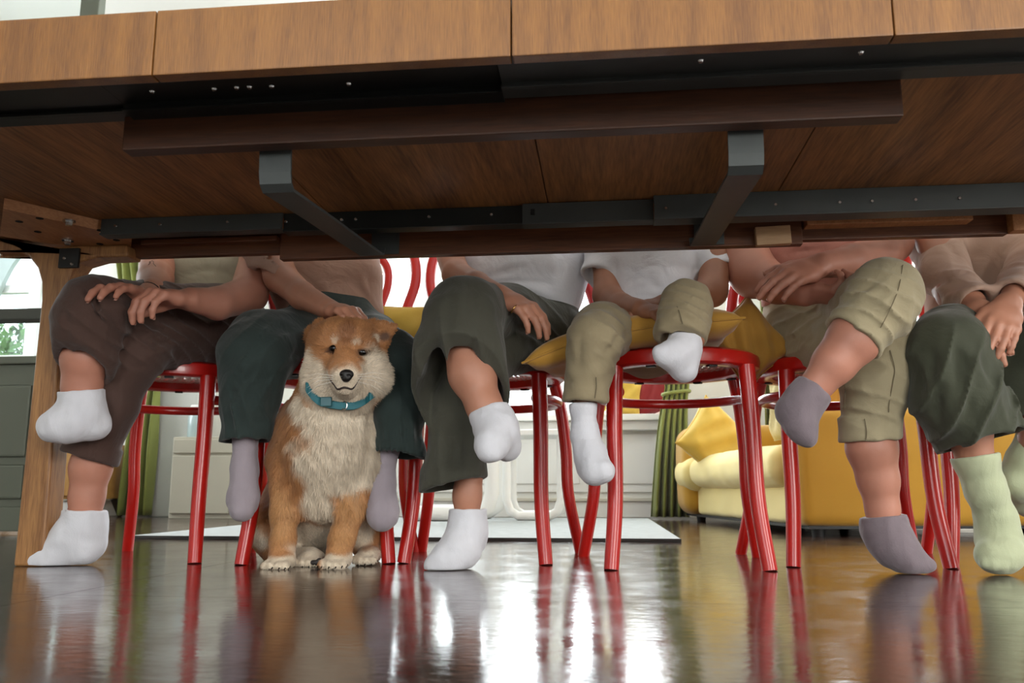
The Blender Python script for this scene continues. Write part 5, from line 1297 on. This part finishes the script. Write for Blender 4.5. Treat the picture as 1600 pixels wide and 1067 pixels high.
# ------------------------------------------------------------------ cushions on the chairs
M_must = mat('mustard_velvet', 'b5842c', .75, .12, 9, bump=.2, bscale=420, sheen=.35)
M_lem = mat('yellow_cotton', 'd8b34e', .85, .08, 9, bump=.2, bscale=420, sheen=.2)
def cushion(name, c, w, h, t, rx, ry, rz, m, label, seed=1, pin=.16, parent=None, sag=None, cat='cushion', group=None):
    """square stuffed cushion with drawn-out corners, creases running in from them, and a seam"""
    rg = np.random.RandomState(seed); n = 34; V = []; 
    for sgn in (1, -1):
        for j in range(n + 1):
            for i in range(n + 1):
                a, b = 2 * i / n - 1, 2 * j / n - 1
                e = (1 - a ** 4) * (1 - b ** 4); z = max(e, 0) ** .42
                x = a * (1 - pin * (1 - abs(a)) * 0 - pin * (b * b - 1) ** 2 * -.0 - pin * .55 * (1 - b * b) * abs(a) ** 3)
                y = b * (1 - pin * .55 * (1 - a * a) * abs(b) ** 3)
                wr = .06 * math.sin(7 * (a + b) + seed) * math.exp(-2.2 * ((abs(a) - 1) ** 2 + (abs(b) - 1) ** 2)) + .045 * math.sin(9 * a - 6 * b + seed * 2) * e
                V.append((x * w / 2, y * h / 2, sgn * t / 2 * max(z * (1 + wr * 3), 0)))
    V = np.array(V); N1 = (n + 1) ** 2
    if sag: V[:, 2] += sag(V[:, 0] / w * 2, V[:, 1] / h * 2)
    Q = []
    for j in range(n):
        for i in range(n):
            q = [j * (n + 1) + i, j * (n + 1) + i + 1, (j + 1) * (n + 1) + i + 1, (j + 1) * (n + 1) + i]
            Q.append(q); Q.append([k + N1 for k in q[::-1]])
    root = empty(name, c, label=label, cat=cat, group=group)
    root.rotation_euler = (math.radians(rx), math.radians(ry), math.radians(rz))
    o = link('cover', mesh_np('cover', V, Q), m, root)
    wm = o.modifiers.new('weld', 'WELD'); wm.merge_threshold = .0004
    edge = [V[i] for i in range(n + 1)] + [V[j * (n + 1) + n] for j in range(1, n + 1)] + [V[n * (n + 1) + i] for i in range(n - 1, -1, -1)] + [V[j * (n + 1)] for j in range(n - 1, 0, -1)]
    MB().tube(edge, .0028, 6, closed=True).build('seam', m, root, smooth=True)
    return root
# under the child: one flat, one standing up behind at the right
cushion('cushion', (0.070, 1.96, .500), .47, .38, .078, 2, -9, -4, M_must, 'mustard cushion lying flat on the fourth chair under the child', 1, .2, sag=lambda a, b: -.05 * np.clip(-a - .3, 0, 1) ** 1.5 - .03 * np.clip(a - .3, 0, 1))
cushion('cushion', T(1168, 535, 2.0), .155, .18, .08, 80, -36, 8, M_must, 'mustard cushion with a peaked corner tucked upright at the right of the child', 5, .3)
cushion('cushion', (-0.535, 2.135, .522), .26, .24, .075, 84, 2, 8, M_lem, 'yellow cushion standing upright behind the child by the dog', 3, .12)

# ------------------------------------------------------------------ yellow sofa at the right
M_sofa = mat('sofa_yellow', 'b88820', .8, .06, 4, bump=.15, bscale=380, sheen=.25)
M_seat = mat('sofa_seat_pale', 'e0cb86', .85, .05, 4, bump=.15, bscale=380, sheen=.2)
sofa = empty('yellow_sofa', (0.70, 3.16, 0), math.radians(9), label='mustard yellow sofa on low feet, seen from its near arm', cat='sofa')
def soft(name, x0, x1, y0, y1, z0, z1, r, m, parent, puff=0.0, seed=1, h=.012, **k):
    """upholstered block: rounded box with a slight swell"""
    s = Sdf(h); c = np.array([(x0 + x1) / 2, (y0 + y1) / 2, (z0 + z1) / 2]); hf = np.array([x1 - x0, y1 - y0, z1 - z0]) / 2
    s.lo = c - hf - puff; s.hi = c + hf + puff
    def op(D, G):
        X, Y, Z = G.xyz(tuple([slice(None)] * 3)); x, y, z = X - c[0], Y - c[1], Z - c[2]
        sw = puff * (1 - np.clip((x / hf[0]) ** 2, 0, 1)) * (1 - np.clip((y / hf[1]) ** 2, 0, 1)); sx = puff * .5 * (1 - np.clip((z / hf[2]) ** 2, 0, 1))
        qx, qy, qz = np.abs(x) - hf[0] + r - sx, np.abs(y) - hf[1] + r - sx, np.abs(z) - hf[2] + r - sw
        D[:] = np.sqrt(np.maximum(qx, 0) ** 2 + np.maximum(qy, 0) ** 2 + np.maximum(qz, 0) ** 2) + np.minimum(np.maximum(np.maximum(qx, qy), qz), 0) - r
    s.ops.append(op); s.rumple(.0015, .16, seed)
    return link(name, s.mesh(name), m, parent, **k)
soft('near_arm', 0.0, 0.98, 0.0, 0.20, .035, .455, .03, M_sofa, sofa, .008, 1)
soft('far_arm', -.03, 0.98, 1.52, 1.76, .035, .50, .07, M_sofa, sofa, .015, 2)
soft('base', .03, .96, .20, 1.53, .035, .185, .02, M_seat, sofa, .004, 3)
soft('seat_cushion', -.02, .80, .215, 1.47, .175, .335, .06, M_seat, sofa, .03, 4, label='pale yellow seat cushion')
soft('arm_roll', -.05, .25, 1.44, 1.70, .17, .325, .06, M_seat, sofa, .02, 8)
soft('backrest', .76, 1.02, .10, 1.66, .20, .74, .06, M_sofa, sofa, .03, 5)
soft('back_cushion', .55, .80, .22, .85, .36, .70, .08, M_sofa, sofa, .04, 6); soft('back_cushion', .55, .80, .87, 1.50, .36, .70, .08, M_sofa, sofa, .04, 7)
for x in (.07, .85):
    for y in (.06, 1.62):
        MB().cyl((x, y, 0), (x, y, .04), .022, .028, 16).build('foot', M_black, sofa, smooth=True)
MB().box(.02, .96, .02, 1.74, .026, .036).build('underside', M_black, sofa)
p = T(1118, 688, 4.62)
cushion('cushion', T(1117, 688, 4.48), .34, .34, .13, 78, 40, 20, M_lem, 'yellow cushion standing on its corner against the far arm of the sofa', 4, .2)
cushion('cushion', (0.80, 3.72, .545), .36, .36, .10, 88, 4, -78, mat('beige_rib', 'b9a878', .9, .15, 40, bump=.5, bscale=80, stretch=(8, 1, 1)), 'ribbed beige cushion leaning inside the near arm of the sofa', 6, .12)
cushion('cushion', (0.88, 3.50, .525), .32, .32, .10, 88, 0, -84, M_must, 'dark mustard cushion against the near arm of the sofa', 7, .12)
# cushions on the window seat
cushion('cushion', (0.10, 5.26, .745), .30, .26, .12, 78, 12, 4, M_lem, 'yellow cushion on the window sill left of the red one', 8, .15)
cushion('cushion', (0.30, 5.27, .735), .26, .24, .11, 80, -20, -6, mat('red_cotton', '8c1f22', .85, .1, 9, sheen=.2), 'dark red cushion on the window sill beside the olive curtain', 9, .15)
